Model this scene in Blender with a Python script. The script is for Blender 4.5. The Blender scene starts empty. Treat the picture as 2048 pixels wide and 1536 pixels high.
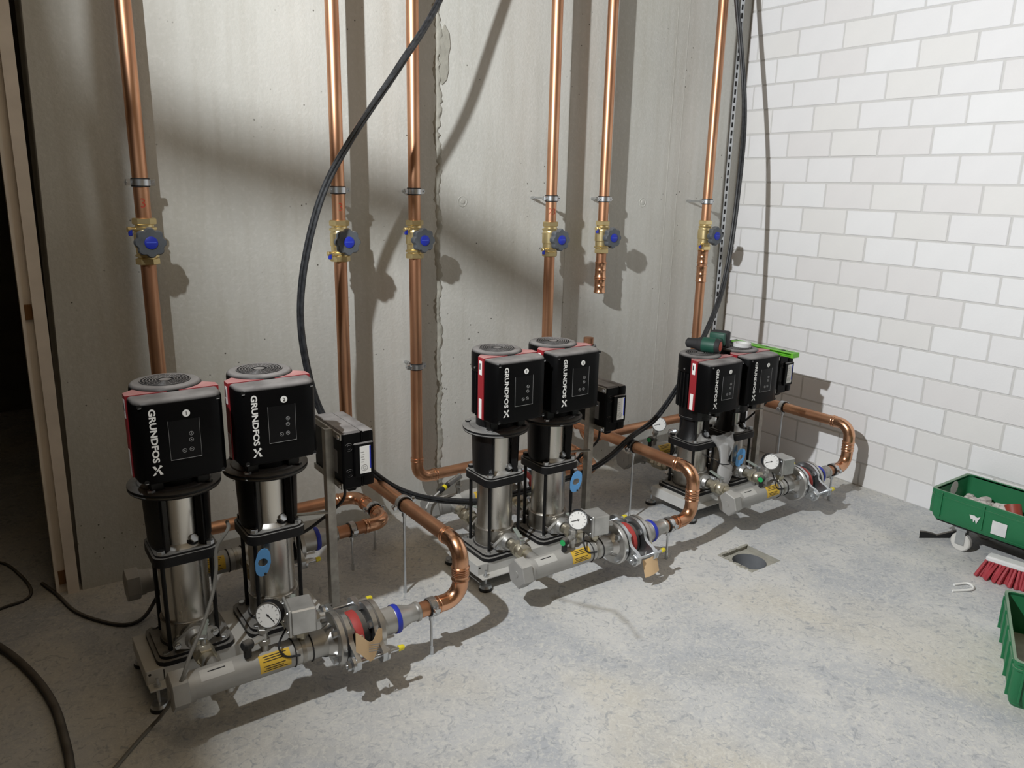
import bpy, bmesh, math, random
from mathutils import Vector, Matrix
random.seed(7)
PI = math.pi
V = Vector
scene = bpy.context.scene
col = scene.collection

# ------------------------------------------------------------------ camera
F_PX = 1539.34
YAW, PITCH, ROLL = 0.61564, 0.25432, 0.02120
CAM = V((-3.5923, -2.9405, 1.4603))
fw = V((math.sin(YAW)*math.cos(PITCH), math.cos(YAW)*math.cos(PITCH), -math.sin(PITCH)))
r0 = V((math.cos(YAW), -math.sin(YAW), 0)); u0 = r0.cross(fw)
rt = r0*math.cos(ROLL) + u0*math.sin(ROLL); up = -r0*math.sin(ROLL) + u0*math.cos(ROLL)
cd = bpy.data.cameras.new('camera'); cam = bpy.data.objects.new('camera', cd); col.objects.link(cam)
cd.sensor_fit = 'HORIZONTAL'; cd.sensor_width = 36.0; cd.lens = F_PX/2048*36.0; cd.clip_start = 0.05
m3 = Matrix((rt, up, -fw)).transposed()
cam.matrix_world = Matrix.Translation(CAM) @ m3.to_4x4()
scene.camera = cam

# ------------------------------------------------------------------ world, exposure, work light
w = bpy.data.worlds.new('world'); scene.world = w; w.use_nodes = True
bg = w.node_tree.nodes['Background']; bg.inputs[0].default_value = (1.0, 0.93, 0.83, 1); bg.inputs[1].default_value = 0.0
scene.view_settings.view_transform = 'Standard'; scene.view_settings.look = 'None'
scene.view_settings.gamma = 1.0; scene.view_settings.exposure = 0.0
scene.view_settings.use_curve_mapping = False
LAMP = V((-3.78, -1.52, 2.38))
LAMP_N = V((1.0, -0.25, 0.06)).normalized()
ld = bpy.data.lights.new('work_light', 'AREA'); ld.shape = 'DISK'; ld.size = 0.07; ld.energy = 130
ld.color = (0.965, 0.99, 1.0); ld.spread = math.radians(176)
lo = bpy.data.objects.new('work_light', ld); col.objects.link(lo)
lo.location = LAMP; lo.rotation_euler = LAMP_N.to_track_quat('-Z', 'Y').to_euler()
# weak warm fill light, added under the ceiling to lift the shade
fd = bpy.data.lights.new('fill_light', 'AREA'); fd.shape = 'RECTANGLE'; fd.size = 1.4; fd.size_y = 0.3; fd.energy = 3.2
fd.color = (1.0, 0.76, 0.45)
fo = bpy.data.objects.new('fill_light', fd); col.objects.link(fo); fo.location = (-2.4, -3.4, 2.9)

# ------------------------------------------------------------------ materials
MATS = {}
def mat(name, c, rough=0.5, metal=0.0, dust=0.0, dustc=(0.42, 0.38, 0.33), noise=0.0, nscale=8.0, c2=None,
        bump=0.0, bscale=60.0, rvar=0.0, spec=None, stretch=None, alpha=None, trans=0.0, coat=0.0, aniso=0.0):
    if name in MATS: return MATS[name]
    m = bpy.data.materials.new(name); m.use_nodes = True; nt = m.node_tree; N = nt.nodes; L = nt.links
    b = N['Principled BSDF']; b.inputs['Metallic'].default_value = metal; b.inputs['Roughness'].default_value = rough
    if spec is not None: b.inputs['Specular IOR Level'].default_value = spec
    if alpha is not None: b.inputs['Alpha'].default_value = alpha
    if trans: b.inputs['Transmission Weight'].default_value = trans
    if coat: b.inputs['Coat Weight'].default_value = coat; b.inputs['Coat Roughness'].default_value = 0.2
    if aniso: b.inputs['Anisotropic'].default_value = aniso
    tc = N.new('ShaderNodeTexCoord'); src = tc.outputs['Object']
    if stretch:
        mp = N.new('ShaderNodeMapping'); mp.inputs['Scale'].default_value = stretch; L.new(src, mp.inputs[0]); src = mp.outputs[0]
    rgb = N.new('ShaderNodeRGB'); rgb.outputs[0].default_value = (*c, 1); colo = rgb.outputs[0]
    if noise:
        n = N.new('ShaderNodeTexNoise'); n.inputs['Scale'].default_value = nscale; n.inputs['Detail'].default_value = 5; L.new(src, n.inputs['Vector'])
        rp = N.new('ShaderNodeMapRange'); rp.inputs[1].default_value = 0.35; rp.inputs[2].default_value = 0.65; rp.inputs[4].default_value = noise; L.new(n.outputs[0], rp.inputs[0])
        mx = N.new('ShaderNodeMix'); mx.data_type = 'RGBA'; L.new(rp.outputs[0], mx.inputs[0]); L.new(colo, mx.inputs[6])
        cc = c2 if c2 else tuple(x*0.6 for x in c); mx.inputs[7].default_value = (*cc, 1); colo = mx.outputs[2]
        if rvar:
            ra = N.new('ShaderNodeMapRange'); ra.inputs[3].default_value = rough; ra.inputs[4].default_value = min(1, rough+rvar); L.new(n.outputs[0], ra.inputs[0]); L.new(ra.outputs[0], b.inputs['Roughness'])
    if dust:   # settled building dust lies on what faces up
        g = N.new('ShaderNodeNewGeometry'); sx = N.new('ShaderNodeSeparateXYZ'); L.new(g.outputs['Normal'], sx.inputs[0])
        mr = N.new('ShaderNodeMapRange'); mr.inputs[1].default_value = 0.35; mr.inputs[2].default_value = 0.95; mr.inputs[4].default_value = dust; L.new(sx.outputs[2], mr.inputs[0])
        n2 = N.new('ShaderNodeTexNoise'); n2.inputs['Scale'].default_value = 14; n2.inputs['Detail'].default_value = 4; L.new(tc.outputs['Object'], n2.inputs['Vector'])
        m2 = N.new('ShaderNodeMapRange'); m2.inputs[1].default_value = 0.3; m2.inputs[2].default_value = 0.6; m2.inputs[3].default_value = 0.55; m2.inputs[4].default_value = 1.0; L.new(n2.outputs[0], m2.inputs[0])
        mu = N.new('ShaderNodeMath'); mu.operation = 'MULTIPLY'; L.new(mr.outputs[0], mu.inputs[0]); L.new(m2.outputs[0], mu.inputs[1])
        md = N.new('ShaderNodeMix'); md.data_type = 'RGBA'; L.new(mu.outputs[0], md.inputs[0]); L.new(colo, md.inputs[6]); md.inputs[7].default_value = (*dustc, 1); colo = md.outputs[2]
        if metal:
            im = N.new('ShaderNodeMath'); im.operation = 'SUBTRACT'; im.inputs[0].default_value = metal; L.new(mu.outputs[0], im.inputs[1]); im.use_clamp = True; L.new(im.outputs[0], b.inputs['Metallic'])
    L.new(colo, b.inputs['Base Color'])
    if bump:
        nb = N.new('ShaderNodeTexNoise'); nb.inputs['Scale'].default_value = bscale; nb.inputs['Detail'].default_value = 6; L.new(src, nb.inputs['Vector'])
        bp = N.new('ShaderNodeBump'); bp.inputs['Strength'].default_value = bump; bp.inputs['Distance'].default_value = 0.004; L.new(nb.outputs[0], bp.inputs['Height']); L.new(bp.outputs[0], b.inputs['Normal'])
    MATS[name] = m; return m

def concrete_wall():
    m = bpy.data.materials.new('cast_concrete'); m.use_nodes = True; nt = m.node_tree; N = nt.nodes; L = nt.links
    b = N['Principled BSDF']; b.inputs['Roughness'].default_value = 0.82; b.inputs['Specular IOR Level'].default_value = 0.3
    tc = N.new('ShaderNodeTexCoord')
    def noise(scale, det, st=None, dist=0.0):
        src = tc.outputs['Object']
        if st:
            mp = N.new('ShaderNodeMapping'); mp.inputs['Scale'].default_value = st; L.new(src, mp.inputs[0]); src = mp.outputs[0]
        n = N.new('ShaderNodeTexNoise'); n.inputs['Scale'].default_value = scale; n.inputs['Detail'].default_value = det; n.inputs['Distortion'].default_value = dist; L.new(src, n.inputs['Vector']); return n.outputs[0]
    def rng(s, a, c, lo_=0.0, hi=1.0):
        r = N.new('ShaderNodeMapRange'); r.inputs[1].default_value = a; r.inputs[2].default_value = c; r.inputs[3].default_value = lo_; r.inputs[4].default_value = hi; L.new(s, r.inputs[0]); return r.outputs[0]
    def mix(f, a, c):
        x = N.new('ShaderNodeMix'); x.data_type = 'RGBA'; L.new(f, x.inputs[0])
        for i, q in ((6, a), (7, c)):
            if isinstance(q, tuple): x.inputs[i].default_value = (*q, 1)
            else: L.new(q, x.inputs[i])
        return x.outputs[2]
    c = mix(rng(noise(1.3, 5), 0.35, 0.65), (0.53, 0.53, 0.495), (0.62, 0.62, 0.585))
    c = mix(rng(noise(2.5, 6, (9, 9, 0.7)), 0.45, 0.75, 0, 0.32), c, (0.42, 0.40, 0.345))      # vertical run-off streaks
    c = mix(rng(noise(0.9, 3), 0.55, 0.75, 0, 0.35), c, (0.44, 0.425, 0.33))
    c = mix(rng(noise(55, 5), 0.5, 0.8, 0, 0.45), c, (0.70, 0.69, 0.66))                      # fine lime bloom
    vo = N.new('ShaderNodeTexVoronoi'); vo.inputs['Scale'].default_value = 26; L.new(tc.outputs['Object'], vo.inputs['Vector'])
    pm = N.new('ShaderNodeMath'); pm.operation = 'MULTIPLY'; L.new(rng(vo.outputs['Distance'], 0.05, 0.10, 1, 0), pm.inputs[0]); L.new(rng(noise(3.1, 3), 0.52, 0.58), pm.inputs[1])
    c = mix(pm.outputs[0], c, (0.10, 0.095, 0.08))                                            # air-bubble pores
    L.new(c, b.inputs['Base Color'])
    h = N.new('ShaderNodeMath'); h.operation = 'SUBTRACT'; L.new(noise(90, 6), h.inputs[0]); L.new(pm.outputs[0], h.inputs[1])
    bp = N.new('ShaderNodeBump'); bp.inputs['Strength'].default_value = 0.35; bp.inputs['Distance'].default_value = 0.004; L.new(h.outputs[0], bp.inputs['Height']); L.new(bp.outputs[0], b.inputs['Normal'])
    return m

def floor_material():
    m = bpy.data.materials.new('dusty_screed'); m.use_nodes = True; nt = m.node_tree; N = nt.nodes; L = nt.links
    b = N['Principled BSDF']; b.inputs['Roughness'].default_value = 0.75; b.inputs['Specular IOR Level'].default_value = 0.35
    tc = N.new('ShaderNodeTexCoord'); O = tc.outputs['Object']
    def noise(scale, det, dist=0.0, rough=0.55):
        n = N.new('ShaderNodeTexNoise'); n.inputs['Scale'].default_value = scale; n.inputs['Detail'].default_value = det; n.inputs['Distortion'].default_value = dist; n.inputs['Roughness'].default_value = rough; L.new(O, n.inputs['Vector']); return n.outputs[0]
    def rng(s, a, c, lo_=0.0, hi=1.0):
        r = N.new('ShaderNodeMapRange'); r.inputs[1].default_value = a; r.inputs[2].default_value = c; r.inputs[3].default_value = lo_; r.inputs[4].default_value = hi; L.new(s, r.inputs[0]); return r.outputs[0]
    def mix(f, a, c):
        x = N.new('ShaderNodeMix'); x.data_type = 'RGBA'; L.new(f, x.inputs[0])
        for i, q in ((6, a), (7, c)):
            if isinstance(q, tuple): x.inputs[i].default_value = (*q, 1)
            else: L.new(q, x.inputs[i])
        return x.outputs[2]
    c = mix(rng(noise(2.2, 7, 0.8, 0.62), 0.38, 0.62), (0.46, 0.48, 0.51), (0.64, 0.64, 0.63))   # grey-blue screed, lighter where dusty
    c = mix(rng(noise(1.1, 6, 0.6), 0.48, 0.68, 0, 0.75), c, (0.60, 0.555, 0.455))                  # sandy dust drifts
    c = mix(rng(noise(46, 7, 1.6, 0.72), 0.47, 0.62, 0, 0.62), c, (0.72, 0.71, 0.66))               # scuffed dust
    c = mix(rng(noise(26, 6, 2.2, 0.68), 0.53, 0.66, 0, 0.8), c, (0.34, 0.36, 0.39))               # bare scuffs
    # brown damp trail that ran out from the middle set
    sx = N.new('ShaderNodeSeparateXYZ'); L.new(O, sx.inputs[0])
    pts = [(-1.99, -0.98), (-1.936, -1.08), (-1.87, -1.166), (-1.885, -1.25), (-1.915, -1.33)]
    wob = noise(9, 4)
    best = None
    for (ax, ay), (bx, by) in zip(pts, pts[1:]):
        ab2 = (bx-ax)**2 + (by-ay)**2
        ca = N.new('ShaderNodeCombineXYZ'); L.new(sx.outputs[0], ca.inputs[0]); L.new(sx.outputs[1], ca.inputs[1])
        s1 = N.new('ShaderNodeVectorMath'); s1.operation = 'SUBTRACT'; L.new(ca.outputs[0], s1.inputs[0]); s1.inputs[1].default_value = (ax, ay, 0)
        dt = N.new('ShaderNodeVectorMath'); dt.operation = 'DOT_PRODUCT'; L.new(s1.outputs[0], dt.inputs[0]); dt.inputs[1].default_value = ((bx-ax)/ab2, (by-ay)/ab2, 0)
        cl = N.new('ShaderNodeClamp'); L.new(dt.outputs['Value'], cl.inputs[0])
        sc = N.new('ShaderNodeVectorMath'); sc.operation = 'SCALE'; sc.inputs[0].default_value = (bx-ax, by-ay, 0); L.new(cl.outputs[0], sc.inputs['Scale'])
        di = N.new('ShaderNodeVectorMath'); di.operation = 'DISTANCE'; L.new(s1.outputs[0], di.inputs[0]); L.new(sc.outputs[0], di.inputs[1])
        if best is None: best = di.outputs['Value']
        else:
            mn = N.new('ShaderNodeMath'); mn.operation = 'MINIMUM'; L.new(best, mn.inputs[0]); L.new(di.outputs['Value'], mn.inputs[1]); best = mn.outputs[0]
    ad = N.new('ShaderNodeMath'); ad.operation = 'MULTIPLY_ADD'; L.new(wob, ad.inputs[0]); ad.inputs[1].default_value = 0.055; L.new(best, ad.inputs[2])
    c = mix(rng(ad.outputs[0], 0.020, 0.050, 0.6, 0), c, (0.21, 0.185, 0.135))
    L.new(c, b.inputs['Base Color'])
    bp = N.new('ShaderNodeBump'); bp.inputs['Strength'].default_value = 0.35; bp.inputs['Distance'].default_value = 0.005; L.new(noise(38, 7, 1.5), bp.inputs['Height']); L.new(bp.outputs[0], b.inputs['Normal'])
    return m

def copper_material(name='copper', c=(0.70, 0.39, 0.235), c2=(0.44, 0.215, 0.125), rough=0.30):
    m = mat(name, c, rough=rough, metal=1.0, noise=0.8, nscale=7, c2=c2, rvar=0.22, stretch=(1, 1, 0.5))
    return m
M_CONC = concrete_wall(); M_FLOOR = floor_material()
M_BLOCK = [mat('sand_lime_block_%s' % k, c, 0.85, bump=0.18, bscale=120, noise=0.5, nscale=6, c2=tuple(x*0.96 for x in c)) for k, c in
           (('white', (0.82, 0.82, 0.835)), ('warm', (0.80, 0.795, 0.79)), ('rose', (0.79, 0.78, 0.785)), ('pale', (0.84, 0.845, 0.86)))]
M_MORTAR = mat('pale_mortar', (0.62, 0.615, 0.605), 0.9, bump=0.3, bscale=90)
M_PLASTER = mat('brown_grey_plaster', (0.17, 0.13, 0.085), 0.9)
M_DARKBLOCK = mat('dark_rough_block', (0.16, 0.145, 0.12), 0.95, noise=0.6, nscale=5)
M_COPPER = copper_material(); M_COPPERF = mat('copper_fitting', (0.78, 0.44, 0.27), 0.18, 1.0, noise=0.7, nscale=9, c2=(0.52, 0.26, 0.15), rvar=0.18)
M_BRASS = mat('brass', (0.80, 0.66, 0.36), 0.34, 0.9, noise=0.5, nscale=20, c2=(0.64, 0.50, 0.24))
M_NICKEL = mat('dull_nickel_brass', (0.62, 0.58, 0.46), 0.38, 1.0, dust=0.5, noise=0.5, nscale=20)
M_ZINC = mat('galvanised_steel', (0.66, 0.68, 0.70), 0.32, 1.0, noise=0.5, nscale=22, c2=(0.48, 0.50, 0.52))
M_STEEL = mat('brushed_stainless', (0.64, 0.615, 0.57), 0.22, 1.0, noise=0.4, nscale=5, c2=(0.54, 0.515, 0.47), rvar=0.12, stretch=(7, 7, 0.6), aniso=0.5)
M_STEELD = mat('cast_stainless', (0.44, 0.42, 0.38), 0.42, 1.0, noise=0.6, nscale=40)
M_STAINPIPE = mat('pickled_stainless', (0.50, 0.495, 0.475), 0.40, 0.85, dust=0.35, dustc=(0.55, 0.53, 0.49), noise=0.4, nscale=12)
M_TURNED = mat('turned_stainless', (0.60, 0.59, 0.57), 0.34, 0.95, noise=0.4, nscale=18, c2=(0.48, 0.47, 0.45))
M_MATTPIPE = mat('matt_grey_pickled_steel', (0.42, 0.415, 0.40), 0.5, 0.35, dust=0.35, dustc=(0.58, 0.56, 0.51), noise=0.4, nscale=12)
M_GREYPAINT = mat('light_grey_paint', (0.60, 0.60, 0.585), 0.5, dust=0.35, dustc=(0.6, 0.57, 0.5), noise=0.3, nscale=12)
M_CASTB = mat('black_cast_iron', (0.008, 0.008, 0.009), 0.46, spec=0.3, dust=0.68, dustc=(0.42, 0.41, 0.39), bump=0.15, bscale=160)
M_CASTN = mat('black_painted_iron', (0.006, 0.006, 0.0065), 0.40, spec=0.3, bump=0.1, bscale=160)
M_PLAST = mat('black_moulded_plastic', (0.003, 0.003, 0.0033), 0.36, spec=0.10, dust=0.85, dustc=(0.34, 0.325, 0.32), bump=0.06, bscale=400)
M_PANEL = mat('dark_display_film', (0.005, 0.005, 0.0055), 0.25, spec=0.15)
M_EDGE = mat('grey_panel_edge', (0.28, 0.28, 0.28), 0.4)
M_RED = mat('red_plastic', (0.30, 0.018, 0.026), 0.45, dust=0.8, dustc=(0.62, 0.36, 0.35))
M_WHITE = mat('white_print', (0.86, 0.86, 0.84), 0.6)
M_INK = mat('black_ink', (0.02, 0.02, 0.022), 0.7)
M_REDINK = mat('red_marker_ink', (0.42, 0.035, 0.015), 0.6)
M_YELLOW = mat('yellow_label', (0.80, 0.52, 0.06), 0.5)
M_YCAP = mat('yellow_plastic', (0.85, 0.72, 0.03), 0.45)
M_BLUE = mat('blue_plastic_cap', (0.012, 0.030, 0.42), 0.5)
M_BLUETAG = mat('pale_blue_plastic', (0.13, 0.36, 0.70), 0.4)
M_BLUEINK = mat('blue_ring_print', (0.02, 0.04, 0.45), 0.45)
M_HANDLE = mat('grey_rubbery_plastic', (0.075, 0.086, 0.10), 0.55, dust=0.35, dustc=(0.3, 0.3, 0.3), noise=0.5, nscale=30, c2=(0.12, 0.132, 0.148))
M_RUBBER = mat('black_rubber', (0.012, 0.012, 0.013), 0.6, dust=0.35)
M_CABLE = mat('black_cable_sheath', (0.012, 0.013, 0.015), 0.38, noise=0.35, nscale=60, c2=(0.07, 0.075, 0.085))
M_GCABLE = mat('grey_cable_sheath', (0.17, 0.165, 0.15), 0.6)
M_WCABLE = mat('pale_grey_cable', (0.55, 0.55, 0.53), 0.5)
M_CARD = mat('manila_card', (0.74, 0.52, 0.30), 0.8)
M_GREEN = mat('green_crate_plastic', (0.015, 0.16, 0.062), 0.5, dust=0.55, dustc=(0.38, 0.42, 0.34), noise=0.4, nscale=9, c2=(0.022, 0.20, 0.08))
M_LIME = mat('lime_green_enamel', (0.16, 0.52, 0.04), 0.4)
M_TOOLG = mat('dark_green_tool_plastic', (0.012, 0.075, 0.05), 0.5)
M_GREENK = mat('green_plastic_cap', (0.02, 0.36, 0.10), 0.4)
M_PVC = mat('grey_pvc', (0.16, 0.17, 0.185), 0.5, noise=0.5, nscale=14, c2=(0.24, 0.25, 0.265))
M_WOOD = mat('primed_door_frame', (0.84, 0.76, 0.67), 0.7, noise=0.3, nscale=10)
M_WOODB = mat('brown_wood_block', (0.20, 0.095, 0.03), 0.7)
M_PAPER = mat('white_paper', (0.74, 0.74, 0.74), 0.8, noise=0.5, nscale=18, c2=(0.55, 0.56, 0.58))
M_BRIST = mat('red_bristle', (0.42, 0.045, 0.06), 0.6, noise=0.5, nscale=40)
M_ALU = mat('die_cast_aluminium', (0.60, 0.60, 0.585), 0.40, 0.9, dust=0.45, dustc=(0.5, 0.49, 0.46), noise=0.5, nscale=25)
M_GREYT = mat('grey_green_lever', (0.26, 0.31, 0.28), 0.5, dust=0.3)
M_GUNK = mat('cement_slurry', (0.40, 0.39, 0.34), 0.9, bump=0.5, bscale=60, noise=0.5, nscale=20)
M_RUBBLE = mat('pale_offcut', (0.62, 0.58, 0.55), 0.8, noise=0.5, nscale=20)
def clear_film():
    m = bpy.data.materials.new('clear_plastic_film'); m.use_nodes = True; N = m.node_tree.nodes; L = m.node_tree.links
    b = N['Principled BSDF']; b.inputs['Base Color'].default_value = (0.8, 0.8, 0.8, 1); b.inputs['Roughness'].default_value = 0.25; b.inputs['Alpha'].default_value = 0.38
    return m
M_FILM = clear_film()

# ------------------------------------------------------------------ mesh builder
def basis(axis):
    a = V(axis).normalized()
    t = V((0, 0, 1)) if abs(a.z) < 0.9 else V((1, 0, 0))
    x = t.cross(a).normalized(); y = a.cross(x)
    return x, y, a
class MB:
    def __init__(s): s.v = []; s.f = []
    def add(s, vs, fs):
        o = len(s.v); s.v += [tuple(q) for q in vs]; s.f += [tuple(i+o for i in f) for f in fs]; return s
    def box(s, c, d, bev=0.0, rot=None, seg=1):
        bm = bmesh.new(); bmesh.ops.create_cube(bm, size=1.0)
        for q in bm.verts: q.co = V((q.co.x*d[0], q.co.y*d[1], q.co.z*d[2]))
        if bev: bmesh.ops.bevel(bm, geom=bm.edges[:], offset=bev, segments=seg, affect='EDGES', profile=0.5)
        bm.verts.ensure_lookup_table()
        vs = [(rot @ q.co if rot else q.co) + V(c) for q in bm.verts]; bm.verts.index_update()
        fs = [[q.index for q in f.verts] for f in bm.faces]; bm.free()
        return s.add(vs, fs)
    def lathe(s, prof, o=(0, 0, 0), axis=(0, 0, 1), n=24, cap=True, rot=0.0, arc=None):
        x, y, a = basis(axis); o = V(o); vs = []; fs = []
        full = arc is None; m = n if full else n+1
        for (r, h) in prof:
            for k in range(m):
                t = rot + (2*PI*k/n if full else arc[0]+(arc[1]-arc[0])*k/n)
                vs.append(o + x*(r*math.cos(t)) + y*(r*math.sin(t)) + a*h)
        for i in range(len(prof)-1):
            for k in range(n):
                k2 = (k+1) % m
                fs.append((i*m+k, i*m+k2, (i+1)*m+k2, (i+1)*m+k))
        if cap and full:
            fs.append(tuple(range(m))[::-1]); fs.append(tuple((len(prof)-1)*m+k for k in range(m)))
        return s.add(vs, fs)
    def cyl(s, p, q, r, n=16, r2=None):
        p, q = V(p), V(q); return s.lathe([(r, 0), (r if r2 is None else r2, (q-p).length)], p, q-p, n)
    def hexn(s, o, axis, r, h, rot=0.0, ch=0.12):
        return s.lathe([(r*(1-ch), 0), (r, r*ch*0.6), (r, h-r*ch*0.6), (r*(1-ch), h)], o, axis, 6, rot=rot)
    def tube(s, pts, r, n=12, caps=True, radii=None):
        pts = [V(q) for q in pts]; vs = []; fs = []
        T = [(pts[min(i+1, len(pts)-1)]-pts[max(i-1, 0)]).normalized() for i in range(len(pts))]
        x, y, _ = basis(T[0]); 
        for i, q in enumerate(pts):
            if i:
                ax = T[i-1].cross(T[i])
                if ax.length > 1e-7:
                    R_ = Matrix.Rotation(T[i-1].angle(T[i]), 3, ax.normalized()); x = R_ @ x; y = R_ @ y
            rr = radii[i] if radii else r
            for k in range(n):
                t = 2*PI*k/n; vs.append(q + x*(rr*math.cos(t)) + y*(rr*math.sin(t)))
        for i in range(len(pts)-1):
            for k in range(n):
                k2 = (k+1) % n; fs.append((i*n+k, i*n+k2, (i+1)*n+k2, (i+1)*n+k))
        if caps: fs.append(tuple(range(n))[::-1]); fs.append(tuple((len(pts)-1)*n+k for k in range(n)))
        return s.add(vs, fs)
    def torus(s, o, axis, R, r, n=24, k=8):
        return s.lathe([(R+r*math.cos(2*PI*i/k), r*math.sin(2*PI*i/k)) for i in range(k+1)], o, axis, n, cap=False)
    def prism(s, poly, o, ux, uy, d):
        o, ux, uy, d = V(o), V(ux), V(uy), V(d); n = len(poly)
        a = [o+ux*q[0]+uy*q[1] for q in poly]; b = [q+d for q in a]
        return s.add(a+b, [tuple(range(n))[::-1], tuple(range(n, 2*n))] + [(i, (i+1) % n, n+(i+1) % n, n+i) for i in range(n)])
    def ring(s, outer, inner, o, ux, uy, d):
        o, ux, uy, d = V(o), V(ux), V(uy), V(d); n = len(outer)
        A = [o+ux*q[0]+uy*q[1] for q in outer]; B = [o+ux*q[0]+uy*q[1] for q in inner]
        vs = A+B+[q+d for q in A]+[q+d for q in B]; fs = []
        for i in range(n):
            j = (i+1) % n
            fs += [(i, n+i, n+j, j), (2*n+i, 2*n+j, 3*n+j, 3*n+i), (i, j, 2*n+j, 2*n+i), (n+i, 3*n+i, 3*n+j, n+j)]
        return s.add(vs, fs)
    def patch(s, c, axis, r, a0, a1, h0, h1, n=10):     # curved label on a tube
        x, y, a = basis(axis); c = V(c); vs = []; fs = []
        for k in range(n+1):
            t = a0+(a1-a0)*k/n
            for h in (h0, h1): vs.append(c + x*(r*math.cos(t)) + y*(r*math.sin(t)) + a*h)
        for k in range(n): fs.append((2*k, 2*k+2, 2*k+3, 2*k+1))
        return s.add(vs, fs)
    def build(s, name, m, parent=None, label=None, ang=32, loc=None):
        me = bpy.data.meshes.new(name); me.from_pydata(s.v, [], s.f)
        bm = bmesh.new(); bm.from_mesh(me); bmesh.ops.recalc_face_normals(bm, faces=bm.faces[:]); bm.to_mesh(me); bm.free()
        for q in me.polygons: q.use_smooth = True
        me.set_sharp_from_angle(angle=math.radians(ang))
        me.materials.append(m)
        ob = bpy.data.objects.new(name, me); col.objects.link(ob)
        if parent is not None: ob.parent = parent
        if label: ob['label'] = label
        if loc is not None: ob.location = loc
        return ob
def empty(name, label, cat, loc=(0, 0, 0), group=None):
    o = bpy.data.objects.new(name, None); col.objects.link(o); o.location = loc; o.empty_display_size = 0.05
    o['label'] = label; o['category'] = cat
    if group: o['group'] = group
    return o
def tag(o, label, cat, group=None):
    o['label'] = label; o['category'] = cat
    if group: o['group'] = group
    return o
def struct(o): o['kind'] = 'structure'; return o
def share(ob, parent, loc=None, rot=None, mat_=None):
    c = ob.copy(); col.objects.link(c); c.parent = parent
    if loc is not None: c.location = loc
    if rot is not None: c.rotation_euler = rot
    return c
def cr(pts, n=8):        # Catmull-Rom through points
    P = [V(q) for q in pts]; P = [P[0]*2-P[1]] + P + [P[-1]*2-P[-2]]; out = []
    for i in range(1, len(P)-2):
        for k in range(n):
            t = k/n; a, b, c, d = P[i-1], P[i], P[i+1], P[i+2]
            out.append(0.5*((2*b) + (c-a)*t + (2*a-5*b+4*c-d)*t*t + (3*b-a-3*c+d)*t**3))
    out.append(P[-2]); return out
def arc_pts(a, b, c, R_, n=9):   # fillet at b between a-b-c -> points of the arc
    a, b, c = V(a), V(b), V(c); d1 = (a-b).normalized(); d2 = (c-b).normalized(); th = d1.angle(d2); t = R_/math.tan(th/2)
    p1 = b+d1*t; p2 = b+d2*t; cc = b+(d1+d2).normalized()*(R_/math.sin(th/2)); v1 = p1-cc; v2 = p2-cc; an = v1.angle(v2); ax = v1.cross(v2).normalized()
    return [cc + Matrix.Rotation(an*k/n, 3, ax) @ v1 for k in range(n+1)]
def text_geo(txt, size, thick=0.0):
    cu = bpy.data.curves.new('txt', 'FONT'); cu.body = txt; cu.size = size; cu.offset = thick; cu.resolution_u = 3
    ob = bpy.data.objects.new('txt', cu); col.objects.link(ob)
    dg = bpy.context.evaluated_depsgraph_get(); dg.update(); me = ob.evaluated_get(dg).to_mesh()
    vs = [q.co.copy() for q in me.vertices]; fs = [tuple(f.vertices) for f in me.polygons]
    ob.evaluated_get(dg).to_mesh_clear(); bpy.data.objects.remove(ob); bpy.data.curves.remove(cu)
    xs = [q.x for q in vs]; ys = [q.y for q in vs]; 
    return vs, fs, (min(xs), max(xs), min(ys), max(ys))
def text_on(mb, txt, o, ux, uy, w=None, h=None, thick=0.0):
    """flat lettering centred on o; ux, uy span the plane; w/h fit the box"""
    vs, fs, (x0, x1, y0, y1) = text_geo(txt, 1.0, thick)
    sx = (w/(x1-x0)) if w else None; sy = (h/(y1-y0)) if h else None
    sx = sx or sy; sy = sy or sx
    mb.add([V(o)+V(ux)*((q.x-(x0+x1)/2)*sx)+V(uy)*((q.y-(y0+y1)/2)*sy) for q in vs], fs)
def xform(mb, M):
    mb.v = [tuple(M @ V(q)) for q in mb.v]; return mb

# ------------------------------------------------------------------ setting
XL = -3.40          # left end of the concrete wall
def quad_struct(name, vs, fs, m):
    return struct(MB().add(vs, fs).build(name, m))
# floor with a square hole for the gully
DX0, DX1, DY0, DY1 = -1.215, -1.040, -1.250, -1.080
FX0, FX1, FY0, FY1 = -5.6, 0.25, -5.2, 2.8
xs = [FX0, DX0, DX1, FX1]; ys_ = [FY0, DY0, DY1, FY1]
vs = [(x, y, 0) for y in ys_ for x in xs]
fs = [(r*4+c, r*4+c+1, r*4+c+5, r*4+c+4) for r in range(3) for c in range(3) if not (r == 1 and c == 1)]
struct(MB().add(vs, fs).build('floor', M_FLOOR))
struct(MB().prism([(-3.403, 0), (0.25, 0), (0.25, 3.0), (-3.337, 3.0)], (0, 0.25, 0), (1, 0, 0), (0, 0, 1), (0, -0.25, 0)).build('wall_back', M_CONC))
wall_r = struct(MB().box((0.1285, -2.6, 1.5), (0.25, 5.2, 3.0)).build('wall_right', M_MORTAR))
struct(MB().box((-2.7, -1.2, 3.05), (6.0, 8.2, 0.1)).build('ceiling', M_PLASTER))
struct(MB().box((-2.7, -5.15, 1.5), (6.0, 0.1, 3.0)).build('wall_front', M_PLASTER))
struct(MB().box((-5.55, -1.2, 1.5), (0.1, 8.0, 3.0)).build('wall_left', M_PLASTER))
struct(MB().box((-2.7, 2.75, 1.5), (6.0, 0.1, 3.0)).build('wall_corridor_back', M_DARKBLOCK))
struct(MB().box((-3.23, 1.45, 1.5), (0.1, 2.4, 3.0)).build('wall_corridor_side', M_DARKBLOCK))
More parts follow.
